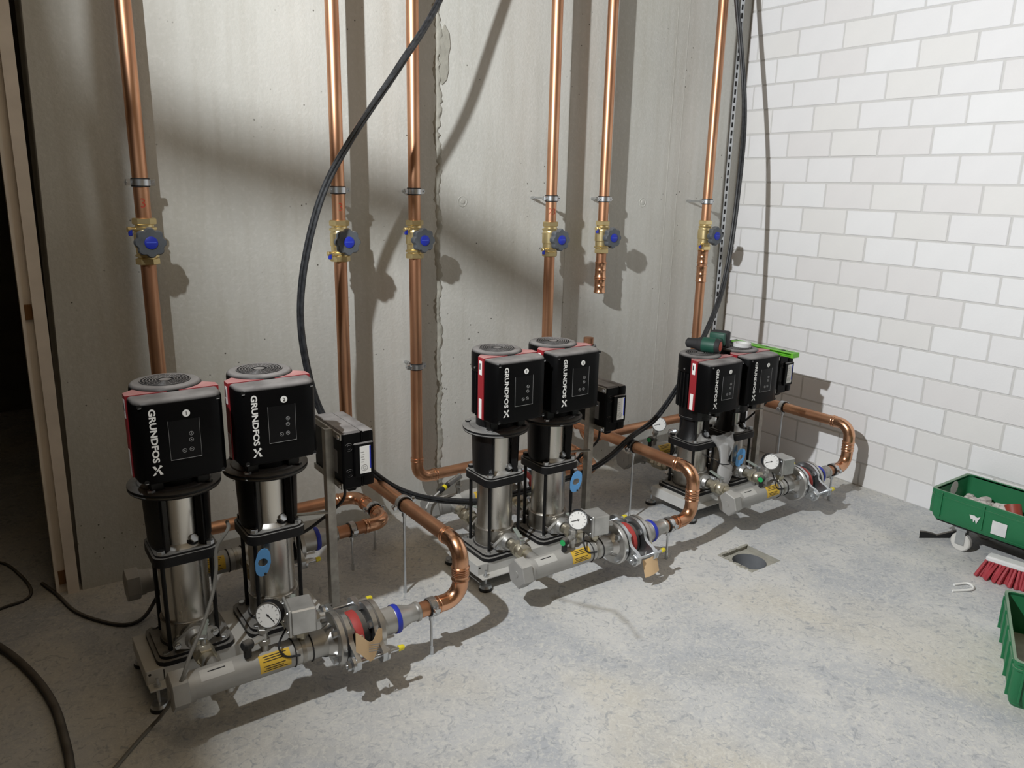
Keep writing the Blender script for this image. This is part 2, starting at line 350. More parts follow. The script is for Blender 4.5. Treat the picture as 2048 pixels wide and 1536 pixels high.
# blocks of the right-hand wall, laid in half bond, 250 x 125 with the joints
CH, BL, JW = 0.125, 0.2505, 0.009
def block_mesh(length, name):
    return MB().box((0, 0, 0), (0.03, length-JW, CH-JW), 0.0022)
full = None; cache = {}
for k in range(0, 21):
    off = -0.063 if k % 2 else -0.196
    z0 = k*CH - 0.0036*(k > 0); z1 = (k+1)*CH - 0.0036
    edges = [0.0]; y = off
    while y > -2.05: edges.append(y); y -= BL
    for a, b in zip(edges, edges[1:]):
        ln = round(a-b, 4); mi = random.choices(range(4), (5, 3, 2, 3))[0]
        key = (ln, mi)
        if key not in cache:
            cache[key] = block_mesh(ln, 'block').build('block', M_BLOCK[mi], wall_r); ob = cache[key]
        else: ob = share(cache[key], wall_r)
        ob.location = (0.015 + random.uniform(-0.0012, 0.0012), (a+b)/2, (z0+z1)/2)
        ob.rotation_euler = (0, 0, random.uniform(-0.003, 0.003))
# the wall beyond the frame edge carries on as a mortar-coloured surface
# seam of slurry squeezed out between two pours, on the concrete wall
wall_b = bpy.data.objects['wall_back']
def seam(name, x0, za, zb, wmin, wmax, dmax, step, parent):
    mb = MB(); n = int((zb-za)/step); vs = []; fs = []
    for i in range(n+1):
        z = za+(zb-za)*i/n; wob = 0.006*math.sin(i*0.31)+random.uniform(-0.004, 0.004); wd = random.uniform(wmin, wmax); dd = random.uniform(0.25, 1)*dmax
        prof = [(-wd, 0.0005), (-wd*0.55, -dd*0.7), (0.0, -dd), (wd*0.6, -dd*0.85), (wd*0.68, 0.0005)]
        for (px, py) in prof: vs.append((x0+wob+px+random.uniform(-0.0015, 0.0015), py, z))
    for i in range(n):
        for k in range(4): fs.append((i*5+k, i*5+k+1, i*5+k+6, i*5+k+5))
    return mb.add(vs, fs).build(name, M_GUNK, parent, ang=60)
seam('pour_seam', -1.918, 0.02, 2.35, 0.010, 0.020, 0.009, 0.012, wall_b)
mb = MB(); outl = [(-0.004, 0), (0.012, 0.02), (0.02, 0.06), (0.018, 0.11), (0.026, 0.15), (0.022, 0.20), (0.006, 0.23), (-0.006, 0.20), (-0.012, 0.12), (-0.01, 0.05)]
mb.prism([(q[0]*1.3, q[1]) for q in outl], (-1.895, 0.001, 1.85), (1, 0, 0), (0, 0, 1), (0, -0.006, 0)); mb.build('slurry_run', M_GUNK, wall_b)
for (x, z) in ((-1.797, 1.382), (-0.716, 1.382), (-1.155, 0.62)):      # formwork tie marks
    MB().torus((x, 0.0, z), (0, 1, 0), 0.022, 0.0022, 24, 6).lathe([(0.011, 0.0), (0.010, -0.003), (0.003, -0.0035)], (x, 0, z), (0, 1, 0), 16).build('tie_mark', M_CONC, wall_b)
for x, d in ((-0.55, 0.0012), (-1.215, 0.0012), (-0.47, 0.001)):
    MB().box((x, 0.0, 1.3), (0.004, d*2, 2.6)).build('shutter_line', M_CONC, wall_b)
# slotted anchor profile in the corner
an = struct(MB().box((-0.085, -0.004, 1.5), (0.03, 0.008, 3.0)).build('trim_1', M_ZINC))
slot0 = MB().box((0, 0, 0), (0.010, 0.003, 0.026)).build('slot', M_INK, an)
slot0.location = (-0.085, -0.0085, 0.62)
for i in range(1, 46): share(slot0, an, (-0.085, -0.0085, 0.62+i*0.042))
# door frame post by the opening
df = struct(empty('door_1', 'primed wooden door frame post standing in the dark opening', 'door frame')); del df['category']
def leaning(x0, x1, y0, y1, lean): return MB().prism([(x0, 0), (x1, 0), (x1+lean, 3.0), (x0+lean, 3.0)], (0, y0, 0), (1, 0, 0), (0, 0, 1), (0, y1-y0, 0))
leaning(-3.450, -3.413, -0.005, 0.060, 0.032).build('frame_post', M_WOOD, df)
leaning(-3.473, -3.450, 0.022, 0.060, 0.032).build('rebate', M_WOOD, df)
leaning(-3.483, -3.473, 0.008, 0.060, 0.032).build('stop_strip', M_WOOD, df)
for z in (0.06, 1.02): MB().box((-3.461+0.0107*z, 0.018, z), (0.022, 0.010, 0.05)).build('wood_block', M_WOODB, df)
# work lamp that stands above the frame of the picture, and its cable
lamp = empty('work_lamp', 'small flat work lamp hung from the ceiling on a steel tube', 'lamp', LAMP)
rl = LAMP_N.to_track_quat('-Z', 'Y').to_matrix()
MB().box(rl @ V((0, 0, 0.035)), (0.14, 0.18, 0.05), 0.006, rl).build('housing', M_PLAST, lamp)
MB().tube([(-0.04, 0, 0.06), (-0.04, 0, 0.62)], 0.011, 10).build('hanger', M_ZINC, lamp)
# bent guard bars round the lamp; they blur into the soft dark bands on the concrete wall
def toward(w_, t): return (V(w_)-LAMP)*t
MB().tube(cr([toward(q, 0.20) for q in ((-3.60, 0, 1.66), (-3.30, 0, 1.64), (-3.03, 0, 1.60), (-2.84, 0, 1.535), (-2.60, 0, 1.475), (-2.32, 0, 1.41), (-2.03, 0, 1.34), (-1.73, 0, 1.17), (-1.45, 0, 1.02), (-1.2, 0, 0.88))], 5), 0.023, 10).build('guard_bar', M_CASTN, lamp)
MB().tube(cr([toward(q, 0.20) for q in ((-3.12, 0, 2.7), (-3.13, 0, 2.1), (-3.155, 0, 1.60), (-3.175, 0, 1.1), (-3.19, 0, 0.4))], 5), 0.010, 10).build('guard_bar', M_CASTN, lamp)
MB().tube([toward((-3.0, 0, 2.6), 0.20), (0, 0, 0.06)], 0.006, 8).build('guard_stay', M_CASTN, lamp)
# unseen blocker plate, added by the lamp to keep light off doorway and floor
bm_ = V((0.963, -0.187, 0.193)).normalized(); be_ = V((0.63, 1.57, -1.63)).normalized()+V((0.574, 0.5, -2.38)).normalized(); be_ = (be_-bm_*be_.dot(bm_)).normalized(); bt_ = be_.cross(bm_)
MB().box(be_*0.19-bm_*0.252, (0.006, 1.1, 0.50), 0, Matrix((be_, bt_, bm_)).transposed()).build('light_blocker', M_CASTN, lamp)

# gully in the floor
g = empty('floor_drain', 'open square floor drain with a round grey pipe in the screed', 'drain', ((DX0+DX1)/2, (DY0+DY1)/2, 0))
hx, hy = (DX1-DX0)/2, (DY1-DY0)/2
sq = []
for k in range(48):
    t = 2*PI*k/48; s_ = 1/max(abs(math.cos(t)), abs(math.sin(t))); sq.append((hx*math.cos(t)*s_, hy*math.sin(t)*s_))
ci = [(0.068*math.cos(2*PI*k/48), 0.068*math.sin(2*PI*k/48)) for k in range(48)]
MB().ring(sq, ci, (0, 0, -0.022), (1, 0, 0), (0, 1, 0), (0, 0, 0.006)).build('collar', M_GUNK, g)
mb = MB()
for k in range(48):
    j = (k+1) % 48; mb.add([(*sq[k], -0.022), (*sq[j], -0.022), (*sq[j], 0.0), (*sq[k], 0.0)], [(0, 1, 2, 3)])
mb.build('recess_side', M_GUNK, g)
MB().lathe([(0.067, -0.016), (0.064, -0.05), (0.062, -0.16), (0.0, -0.165)], (0, 0, 0), (0, 0, 1), 40, cap=False).build('pipe_socket', M_PVC, g)
mb = MB()
for a, b in (((-hx, hy), (hx, hy)), ((-hx, -hy), (-hx, hy))):
    n = 14
    for i in range(n):
        t = (i+0.5)/n; x = a[0]+(b[0]-a[0])*t; y = a[1]+(b[1]-a[1])*t
        mb.box((x+random.uniform(-0.003, 0.003), y+random.uniform(-0.003, 0.003), 0.0), (random.uniform(0.012, 0.02), random.uniform(0.008, 0.014), random.uniform(0.003, 0.008)), 0.002)
mb.build('broken_edge', M_GUNK, g)

# ------------------------------------------------------------------ pumps
def rsq(h, c, n=3):      # rounded square outline, half size h, corner radius c
    out = []
    for qx, qy, a0 in ((1, 1, 0), (-1, 1, PI/2), (-1, -1, PI), (1, -1, 1.5*PI)):
        for k in range(n+1):
            t = a0+PI/2*k/n; out.append((qx*(h-c)+c*math.cos(t), qy*(h-c)+c*math.sin(t)))
    return out
Z_FR = 0.095            # top of the base frame
PORT = 0.150
def make_pump(ox, oy, dz, num, z_head, z_mot, small, label, group):
    """vertical multistage pump: z_head = top of head plate, z_mot = underside of motor flange (both over the floor)"""
    P = empty('multistage_pump', label, 'pump', (ox, oy, 0), group)
    zf = Z_FR+dz; port = PORT+dz
    # cast base
    b = MB().prism(rsq(0.108, 0.03), (0, 0, zf), (1, 0, 0), (0, 1, 0), (0, 0, 0.014)).prism(rsq(0.098, 0.028), (0, 0, zf+0.014), (1, 0, 0), (0, 1, 0), (0, 0, 0.009))
    b.lathe([(0.082, zf+0.02), (0.077, zf+0.030)], n=40)
    base = b.build('base_plate', M_CASTB, P)
    for sx in (-1, 1):
        for sy in (-1, 1): MB().hexn((sx*0.080, sy*0.080, zf+0.022), (0, 0, 1), 0.010, 0.008).build('base_bolt', M_ZINC, base)
    zc = port+0.040
    MB().lathe([(0.0745, zf+0.024), (0.0745, zc), (0.0725, zc+0.003)], n=48).build('suction_chamber', M_STEELD, P)
    MB().torus((0, 0, zc), (0, 0, 1), 0.0735, 0.0022, 48, 6).build('chamber_ring', M_STEEL, P)
    MB().lathe([(0.0675, zc), (0.0675, z_head-0.03)], n=56).build('outer_sleeve', M_STEEL, P)
    MB().box((0.020, -0.0722, zf+0.050), (0.016, 0.004, 0.012)).build('drain_plug', M_INK, P)
    for sx in (-1, 1):
        for sy in (-1, 1):
            MB().cyl((sx*0.066, sy*0.066, zf+0.018), (sx*0.066, sy*0.066, z_head-0.02), 0.0062, 12).build('staybolt', M_CASTN, P)
    # ports with oval flanges, front and back
    for s_ in (-1, 1):
        fo_ = MB().lathe([(0.040, 0.058), (0.040, 0.084)], (0, 0, port), (0, s_, 0), 28).build('port_boss', M_STEELD, P)
        ov = []
        for k in range(32):
            t = 2*PI*k/32; ov.append(((0.030+0.034*abs(math.cos(t))**4)*math.cos(t), (0.033)*math.sin(t)))
        ca = math.cos(math.radians(6)); sa = math.sin(math.radians(6)); ov = [(x*ca-y*sa, x*sa+y*ca) for x, y in ov]
        of = MB().prism(ov, (0, s_*0.084, port), (1, 0, 0), (0, 0, 1), (0, s_*0.013, 0)).lathe([(0.033, 0.095), (0.026, 0.112)], (0, 0, port), (0, s_, 0), 24).build('oval_flange', M_ALU, P)
        for q in (-1, 1):
            x_, z_ = q*0.052*ca, q*0.052*sa
            MB().cyl((x_, s_*0.060, port+z_), (x_, s_*0.108, port+z_), 0.0055, 10).hexn((x_, s_*0.097, port+z_), (0, s_, 0), 0.010, 0.008).build('flange_bolt', M_ZINC, of)
    # head
    hd = MB().prism(rsq(0.088, 0.030, 5), (0, 0, z_head-0.034), (1, 0, 0), (0, 1, 0), (0, 0, 0.028)).prism(rsq(0.082, 0.028, 5), (0, 0, z_head-0.006), (1, 0, 0), (0, 1, 0), (0, 0, 0.006)).build('pump_head', M_CASTB, P)
    for sx in (-1, 1):
        for sy in (-1, 1): MB().hexn((sx*0.066, sy*0.066, z_head), (0, 0, 1), 0.0115, 0.012).build('head_nut', M_ZINC if sy < 0 else M_CASTB, hd)
    dm = MB().lathe([(0.070, z_head-0.002), (0.064, z_head+0.008), (0.048, z_head+0.020), (0.040, z_head+0.030)], n=36).build('head_dome', M_ALU, P)
    vd = V((0.35, -0.8, 0.62)).normalized(); vp = V((0.020, -0.045, z_head+0.014))
    MB().lathe([(0.018, 0), (0.018, 0.010)], vp, vd, 20).build('vent_seat', M_CASTN, dm)
    MB().hexn(vp+vd*0.008, vd, 0.0135, 0.013).build('vent_plug', M_ZINC, dm)
    # motor stool: two legs left and right, open front and back, silver coupling guards in the openings
    st = MB()
    A = math.radians(42)
    for side in (0, 1):
        a0, a1 = (-PI/2+A, PI/2-A) if side == 0 else (PI/2+A, 1.5*PI-A)
        n = 10; vs = []; fs = []
        prof = [(0.080, z_head), (0.086, z_head+0.02), (0.090, z_mot-0.02), (0.094, z_mot)] if not small else [(0.078, z_head), (0.060, z_head+0.045), (0.056, z_mot)]
        th = 0.012
        for r, z in prof:
            for k in range(n+1):
                t = a0+(a1-a0)*k/n
                vs.append((r*math.cos(t), r*math.sin(t), z)); vs.append(((r-th)*math.cos(t), (r-th)*math.sin(t), z))
        m_ = 2*(n+1)
        for i in range(len(prof)-1):
            for k in range(n):
                o_ = i*m_+2*k
                fs += [(o_, o_+2, o_+2+m_, o_+m_), (o_+1, o_+1+m_, o_+3+m_, o_+3)]
            o_ = i*m_; fs.append((o_, o_+m_, o_+m_+1, o_+1)); o_ = i*m_+2*n; fs.append((o_, o_+1, o_+m_+1, o_+m_))
        st.add(vs, fs)
        for q in (a0, a1): st.box((0.074*math.cos(q) if not small else 0.055*math.cos(q), (0.074 if not small else 0.055)*math.sin(q), (z_head+z_mot)/2), (0.022, 0.014, z_mot-z_head), 0.001, Matrix.Rotation(q, 3, 'Z'))
    st.build('motor_stool', M_CASTN, P)
    for s_, nm in ((-1, 'coupling_guard'), (1, 'coupling_guard')):
        r_ = 0.058 if not small else 0.042
        gd = MB(); n = 14; vs = []; fs = []
        for z in (z_head+0.004, (z_head+z_mot)/2-0.001, (z_head+z_mot)/2+0.001, z_mot-0.002):
            for k in range(n+1):
                t = s_*PI/2+math.radians(-68+136*k/n); vs.append((r_*math.cos(t), r_*math.sin(t), z))
        for i in range(3):
            for k in range(n): o_ = i*(n+1)+k; fs.append((o_, o_+1, o_+n+2, o_+n+1))
        gq = gd.add(vs, fs).build('coupling_guard', M_STEEL, P)
        for q in (-1, 1):
            t = s_*PI/2+q*math.radians(62)
            MB().box((r_*1.06*math.cos(t), r_*1.06*math.sin(t), (z_head+z_mot)/2+0.03), (0.008, 0.004, 0.034), 0.0015, Matrix.Rotation(t+PI/2, 3, 'Z')).build('guard_clip', M_ALU, gq)
    if not small:
        fl = MB().lathe([(0.112, z_mot), (0.122, z_mot+0.002), (0.124, z_mot+0.006), (0.120, z_mot+0.009), (0.124, z_mot+0.012), (0.124, z_mot+0.017), (0.118, z_mot+0.020), (0.100, z_mot+0.020), (0.097, z_mot+0.023), (0.06, z_mot+0.024)], n=56).build('motor_flange', M_CASTB, P)
        zt = z_mot+0.022
        for q in range(4):
            t = PI/4+q*PI/2; MB().hexn((0.106*math.cos(t), 0.106*math.sin(t), z_mot+0.019), (0, 0, 1), 0.011, 0.008).build('flange_bolt', M_ZINC if q == 2 else M_CASTB, fl)
    else:
        MB().lathe([(0.066, z_mot-0.004), (0.074, z_mot), (0.074, z_mot+0.010), (0.068, z_mot+0.014)], n=44).build('motor_flange', M_CASTB, P)
        zt = z_mot+0.012
    zb = zt+0.050; ztop = zb+0.236                   # control box bottom, fan cover top
    mo = MB().lathe([(0.075, zt), (0.075, zt+0.03), (0.080, zt+0.04), (0.080, ztop-0.07)], n=40)
    for k in range(28):
        t = 2*PI*k/28
        if -2.45 < (t if t < PI else t-2*PI) < -0.7: continue
        mo.box((0.083*math.cos(t), 0.083*math.sin(t), (zt+0.045+ztop-0.08)/2), (0.018, 0.004, ztop-0.08-zt-0.045), 0, Matrix.Rotation(t, 3, 'Z'))
    mo.box((-0.060, -0.065, zt+0.022), (0.035, 0.03, 0.05), 0.003).box((0.060, -0.065, zt+0.022), (0.035, 0.03, 0.05), 0.003)
    mo.build('motor_housing', M_CASTN, P)
    fc = MB().lathe([(0.092, ztop-0.078), (0.0935, ztop-0.070), (0.0935, ztop-0.016), (0.092, ztop-0.008), (0.088, ztop-0.0025), (0.082, ztop), (0.0, ztop)], n=64, cap=False).build('fan_cover', M_PLAST, P)
    gm = MB().lathe([(0.066, ztop+0.0004), (0.0, ztop+0.0005)], n=40, cap=False); gm.build('grille_opening', M_INK, fc)
    gr = MB()
    for R_ in (0.064, 0.056, 0.048, 0.040, 0.032, 0.024): gr.torus((0, 0, ztop+0.0012), (0, 0, 1), R_, 0.0016, 40, 5)
    for k in range(24):
        t = 2*PI*k/24+0.06; gr.box((0.044*math.cos(t), 0.044*math.sin(t), ztop+0.001), (0.042, 0.002, 0.002), 0, Matrix.Rotation(t, 3, 'Z'))
    gr.lathe([(0.016, ztop), (0.016, ztop+0.002), (0.0, ztop+0.0025)], n=20, cap=False)
    gr.build('fan_grille', M_PLAST, fc)
    MB().cyl((-0.0925, 0.0, ztop-0.062), (-0.0965, 0.0, ztop-0.062), 0.004, 10).build('cover_screw', M_ZINC, fc)
    # control box: red collar, black cover with slightly bowed front
    zt2 = zb+0.226
    def bowed(hw, yb, yf, bow, n=8):
        pl = [(-hw-0.006, yb), (-hw-0.002, yf+0.018), (-hw+0.008, yf+0.004)]
        for k in range(n+1):
            x = -hw+0.014+(2*hw-0.028)*k/n; pl.append((x, yf-bow*(1-(x/hw)**2)))
        return pl+[(hw-0.008, yf+0.004), (hw+0.002, yf+0.018), (hw+0.006, yb)]
    lv_ = [(0.104, -0.153, zb), (0.107, -0.158, zb+0.003), (0.108, -0.160, zb+0.008), (0.108, -0.160, zb+0.212), (0.1065, -0.157, zb+0.219), (0.1035, -0.150, zb+0.2235), (0.098, -0.140, zb+0.225)]
    ol = [[(x, y, z) for x, y in bowed(hw, -0.0915, yf_, 0.007)] for hw, yf_, z in lv_]; nn = len(ol[0])
    cb = MB().add([q for o_ in ol for q in o_], [(a*nn+k, a*nn+(k+1) % nn, (a+1)*nn+(k+1) % nn, (a+1)*nn+k) for a in range(len(ol)-1) for k in range(nn)] + [tuple(range(nn))[::-1], tuple((len(ol)-1)*nn+k for k in range(nn))])
    box = cb.build('control_box', M_PLAST, P, ang=50)
    rp = [(-0.117, -0.056), (-0.117, -0.091), (0.117, -0.091), (0.117, -0.056), (0.09, -0.030), (0.05, -0.070), (-0.05, -0.070), (-0.09, -0.030)]
    red = MB().prism(rp, (0, 0, zb+0.004), (1, 0, 0), (0, 1, 0), (0, 0, 0.223)).build('red_collar', M_RED, P)
    for z0, z1 in ((0.006, 0.078), (0.165, 0.215)):
        q = MB().box((-0.1175, -0.073, zb+(z0+z1)/2), (0.001, 0.017, z1-z0)).build('rating_label', M_WHITE, red)
    MB().box((-0.118, -0.0705, zb+0.195), (0.0008, 0.006, 0.022)).build('label_print', M_INK, red)
    yf = -0.1605
    def fy(x): return yf-0.007*(1-(x/0.108)**2)-0.0006
    # lettering and emblem, reading downwards
    ink = MB(); xc = -0.0690; y_ = fy(xc)
    text_on(ink, 'GRUNDFOS', (xc, y_, zb+0.1315), (0, 0, -1), (1, 0, 0), w=0.144, h=0.0172, thick=0.034)
    e0 = zb+0.038; sx = 0.0126
    def em(poly): ink.prism([(x*sx, z*sx) for x, z in poly], (xc+0.001, y_, e0), (1, 0, 0), (0, 0, 1), (0, -0.0003, 0))
    em([(-0.95, 1.02), (-0.42, 1.02), (-0.10, 0.42), (-0.42, 0.10)])                     # upper left stroke
    em([(0.05, 0.02), (0.40, 0.10), (1.02, -0.98), (0.42, -0.98)])                       # lower right stroke
    em([(-1.02, -0.98), (-0.55, -0.98), (-0.20, -0.48), (-0.50, -0.28)])                 # lower left stroke
    em([(-0.12, -0.30), (0.20, 0.18), (0.60, 0.55), (0.98, 0.72), (0.72, 1.08), (0.30, 1.05), (0.45, 0.85), (0.20, 0.55), (-0.35, -0.15)])
    ink.build('lettering', M_WHITE, box)
    xd, zd = 0.0125, zb+0.182
    disc = MB().lathe([(0.0095, 0.0), (0.0095, 0.0008)], (xd, fy(xd)+0.0004, zd), (0, -1, 0), 24).build('number_disc', M_WHITE, box)
    nm = MB(); text_on(nm, num, (xd, fy(xd)-0.0010, zd), (1, 0, 0), (0, 0, 1), h=0.010, thick=0.015); nm.build('number', M_INK, box)
    x0, x1, z0, z1 = -0.034, 0.043, zb+0.060, zb+0.166
    n = 6; vs = []; fs = []
    for k in range(n+1):
        x = x0+(x1-x0)*k/n; vs += [(x, fy(x)-0.0002, z0), (x, fy(x)-0.0002, z1)]
    fs = [(2*k, 2*k+2, 2*k+3, 2*k+1) for k in range(n)]
    pn = MB().add(vs, fs).build('display_panel', M_PANEL, box)
    ed = MB()
    for k in range(n):
        xa, xb_ = x0+(x1-x0)*k/n, x0+(x1-x0)*(k+1)/n
        ed.box(((xa+xb_)/2, fy((xa+xb_)/2)-0.0004, z0), (xb_-xa+0.0004, 0.0012, 0.0011))
    for x in (x0, x1): ed.box((x, fy(x)-0.0003, (z0+z1)/2), (0.0006, 0.0008, z1-z0))
    ed.build('panel_edge', M_EDGE, box)
    for bx, bz in ((0.021, 0.126), (0.020, 0.109), (0.001, 0.082), (0.019, 0.083)):
        bt = MB().torus((bx, fy(bx)-0.0004, zb+bz), (0, 1, 0), 0.0052, 0.0006, 16, 5).lathe([(0.0025, 0), (0.0006, 0.0008)], (bx, fy(bx)-0.0002, zb+bz), (0, -1, 0), 3).build('button', M_EDGE, box)
    for sx_ in (-1, 1):
        for z in (zb+0.009, zb+0.212):
            x = sx_*0.096; MB().lathe([(0.006, 0), (0.006, 0.001)], (x, fy(x)+0.0015, z), (0, -1, 0), 14).build('corner_screw', M_CASTN, box)
            MB().box((x, fy(x)-0.0006, z-0.004), (0.008, 0.0012, 0.0020), 0.0004).build('screw_rim', M_EDGE, box)
    return P

# ------------------------------------------------------------------ manifolds and joints
def ball_valve(parent, x, y0, y1, z, lever=1, open_=True):
    s_ = 1 if y1 > y0 else -1; L_ = abs(y1-y0)
    b = MB().lathe([(0.0205, 0), (0.0205, L_)], (x, y0, z), (0, s_, 0), 18)
    b.hexn((x, y0+s_*L_*0.26, z), (0, s_, 0), 0.0295, 0.022).hexn((x, y0+s_*L_*0.62, z), (0, s_, 0), 0.0295, 0.024)
    b.lathe([(0.024, 0), (0.029, 0.010), (0.029, 0.022), (0.024, 0.032)], (x, y0+s_*L_*0.40, z), (0, s_, 0), 22)
    v = b.build('ball_valve', M_NICKEL, parent)
    yc = y0+s_*L_*0.5
    MB().cyl((x, yc, z+0.022), (x, yc, z+0.046), 0.008, 12).hexn((x, yc, z+0.042), (0, 0, 1), 0.011, 0.010).build('valve_stem', M_ZINC, v)
    d = V((0.35, s_*1.0, 0)).normalized() if open_ else V((1, 0, 0))
    n_ = V((-d.y, d.x, 0))
    hb = MB(); p0 = V((x, yc, z+0.048)); hb.box(p0+d*0.012, (0.045, 0.018, 0.004), 0.001, Matrix((d, n_, V((0, 0, 1)))).transposed())
    hb.box(p0+d*0.062+V((0, 0, -0.001)), (0.068, 0.016, 0.008), 0.003, Matrix((d, n_, V((0, 0, 1)))).transposed())
    hb.build('lever', M_GREYT, v); return v

def flange_ring(x, z, y, r, th, n=40): return MB().lathe([(r-0.003, 0), (r, 0.003), (r, th-0.003), (r-0.003, th)], (x, y, z), (1, 0, 0), n)
def make_manifold(ox, oy, dz, side, label, group, gauge, tagged):
    """side -1: front (towards the room) header, +1: rear header"""
    M = empty('header_pipe', label, 'pipe', (ox, oy+side*0.315 if side < 0 else oy+0.335, 0), group)
    z = PORT+dz; R_ = 0.0385
    tu = MB().lathe([(R_, -0.065), (R_, 0.212)], (0, 0, z), (1, 0, 0), 40)
    tb = tu.build('header_tube', M_MATTPIPE, M)
    MB().lathe([(R_-0.0004, 0.212), (R_-0.0004, 0.305)], (0, 0, z), (1, 0, 0), 40).build('bare_end', M_STAINPIPE, M)
    MB().lathe([(0.0395, 0.225), (0.0395, 0.236)], (0, 0, z), (1, 0, 0), 40).build('weld_band', M_STEELD, tb)
    MB().hexn((-0.118, 0, z), (1, 0, 0), 0.053, 0.042, rot=0.25, ch=0.08).lathe([(0.042, 0.040), (0.042, 0.056)], (-0.118, 0, z), (1, 0, 0), 32).lathe([(0.012, -0.002), (0.012, 0.004)], (-0.118, 0, z), (1, 0, 0), 20).build('end_cap', M_MATTPIPE, M)
    # neck towards the flange
    fl = MB().lathe([(R_, 0.300), (0.041, 0.306), (0.046, 0.318), (0.052, 0.326)], (0, 0, z), (1, 0, 0), 40)
    fl.lathe([(0.076, 0.322), (0.080, 0.325), (0.080, 0.338), (0.077, 0.341)], (0, 0, z), (1, 0, 0), 48)
    fm = fl.build('header_flange', M_TURNED, M)
    for k in range(4):
        t = PI/4+k*PI/2; MB().hexn((0.308, 0.062*math.cos(t), z+0.062*math.sin(t)), (1, 0, 0), 0.011, 0.014).build('flange_bolt', M_ZINC, fm)
    # labels
    yl = MB().patch((0, 0, z), (1, 0, 0), R_+0.0006, *(LAB_A), 0.105, 0.190).build('warning_label', M_YELLOW, M)
    pr = MB()
    for k in range(7):
        if k == 3: continue
        a = LAB_A[0]+(LAB_A[1]-LAB_A[0])*(0.12+0.125*k); pr.patch((0, 0, z), (1, 0, 0), R_+0.0011, a, a+math.copysign(0.055, LAB_A[1]-LAB_A[0]), 0.115+0.004*(k % 2), 0.180-0.006*(k % 3), 2)
    pr.build('label_print', M_INK, yl)
    wl = MB().patch((0, 0, z), (1, 0, 0), R_+0.0006, LABW[0], LABW[1], -0.045, 0.040).build('white_label', M_GREYPAINT, M)
    MB().patch((0, 0, z), (1, 0, 0), R_+0.0010, LABW[0]+(LABW[1]-LABW[0])*0.30, LABW[0]+(LABW[1]-LABW[0])*0.40, -0.025, 0.020, 3).build('label_print', M_INK, wl)
    # branches to the two pumps
    for px in (0.0, 0.258):
        MB().cyl((px, -side*0.030, z), (px, -side*0.075, z), 0.0215, 20).build('branch', M_STAINPIPE, M)
        ball_valve(M, px, -side*0.066, -side*0.200, z, open_=True)
    MB().tube([(0.03, 0.0, z-R_), (0.03, 0.0, z-R_-0.012)], 0.012, 12).build('bottom_boss', M_STAINPIPE, M)
    for xx in (0.205, 0.255): MB().torus((xx, 0, z), (1, 0, 0), R_+0.0012, 0.0018, 36, 6).build('cable_tie', M_INK, M)
    if gauge:
        gx = 0.13 if side < 0 else 0.10
        cock = MB().cyl((gx, 0, z+R_-0.006), (gx, 0, z+0.118), 0.011, 14).hexn((gx, 0, z+0.056), (0, 0, 1), 0.017, 0.016).hexn((gx, 0, z+0.092), (0, 0, 1), 0.016, 0.014)
        cock.cyl((gx, 0, z+0.078), (gx-0.035, -0.012, z+0.078), 0.010, 12)
        ck = cock.build('gauge_cock', M_STAINPIPE, M)
        hd = V((-0.95, -0.31, 0)).normalized(); hp = V((gx-0.035, -0.012, z+0.078))
        hb = MB().lathe([(0.010, 0), (0.015, 0.006), (0.015, 0.024), (0.012, 0.028)], hp, hd, 16).box(hp+hd*0.016+V((0, 0, -0.020)), (0.020, 0.016, 0.036), 0.004).build('cock_knob', M_RUBBER, ck)
        MB().lathe([(0.011, 0.0), (0.011, 0.002)], hp+hd*0.0275, hd, 18).build('knob_cap', M_GREENK if ox > -3 else M_INK, ck)
        gd = V((-0.62, -0.74, 0.26)).normalized(); gc = V((gx+0.012, -0.012, z+0.145))
        gg = MB().lathe([(0.030, -0.034), (0.036, -0.028), (0.036, -0.002), (0.033, 0.001)], gc, gd, 40).cyl((gx, 0, z+0.100), gc-gd*0.018, 0.010, 12).build('pressure_gauge', M_CASTN, M)
        MB().lathe([(0.032, 0.0012), (0.0, 0.0014)], gc, gd, 40, cap=False).build('dial', M_WHITE, gg)
        bz = MB().torus(gc+gd*0.001, gd, 0.0338, 0.0022, 40, 6).build('bezel', M_ZINC, gg)
        tk = MB(); x_, y_, a_ = basis(gd)
        for k in range(11):
            t = math.radians(-45+270*k/10); c_ = gc+gd*0.0018+x_*(0.026*math.cos(t))+y_*(0.026*math.sin(t)); dd = (x_*math.cos(t)+y_*math.sin(t))
            tk.box(c_, (0.006, 0.0014, 0.0006), 0, Matrix((dd, a_.cross(dd), a_)).transposed())
        tk.build('dial_marks', M_EDGE, gg)
        na = {True: -40, False: -165}[ox < -3]; upv = V((0, 0, 1)); ry = (upv-gd*upv.dot(gd)).normalized(); rx = ry.cross(gd).normalized()
        nd = rx*math.cos(math.radians(na))+ry*math.sin(math.radians(na))
        MB().box(gc+gd*0.0026+nd*0.009, (0.030, 0.0020, 0.0008), 0, Matrix((nd, gd.cross(nd), gd)).transposed()).lathe([(0.003, 0.002), (0.003, 0.0035)], gc, gd, 12).build('needle', M_INK, gg)
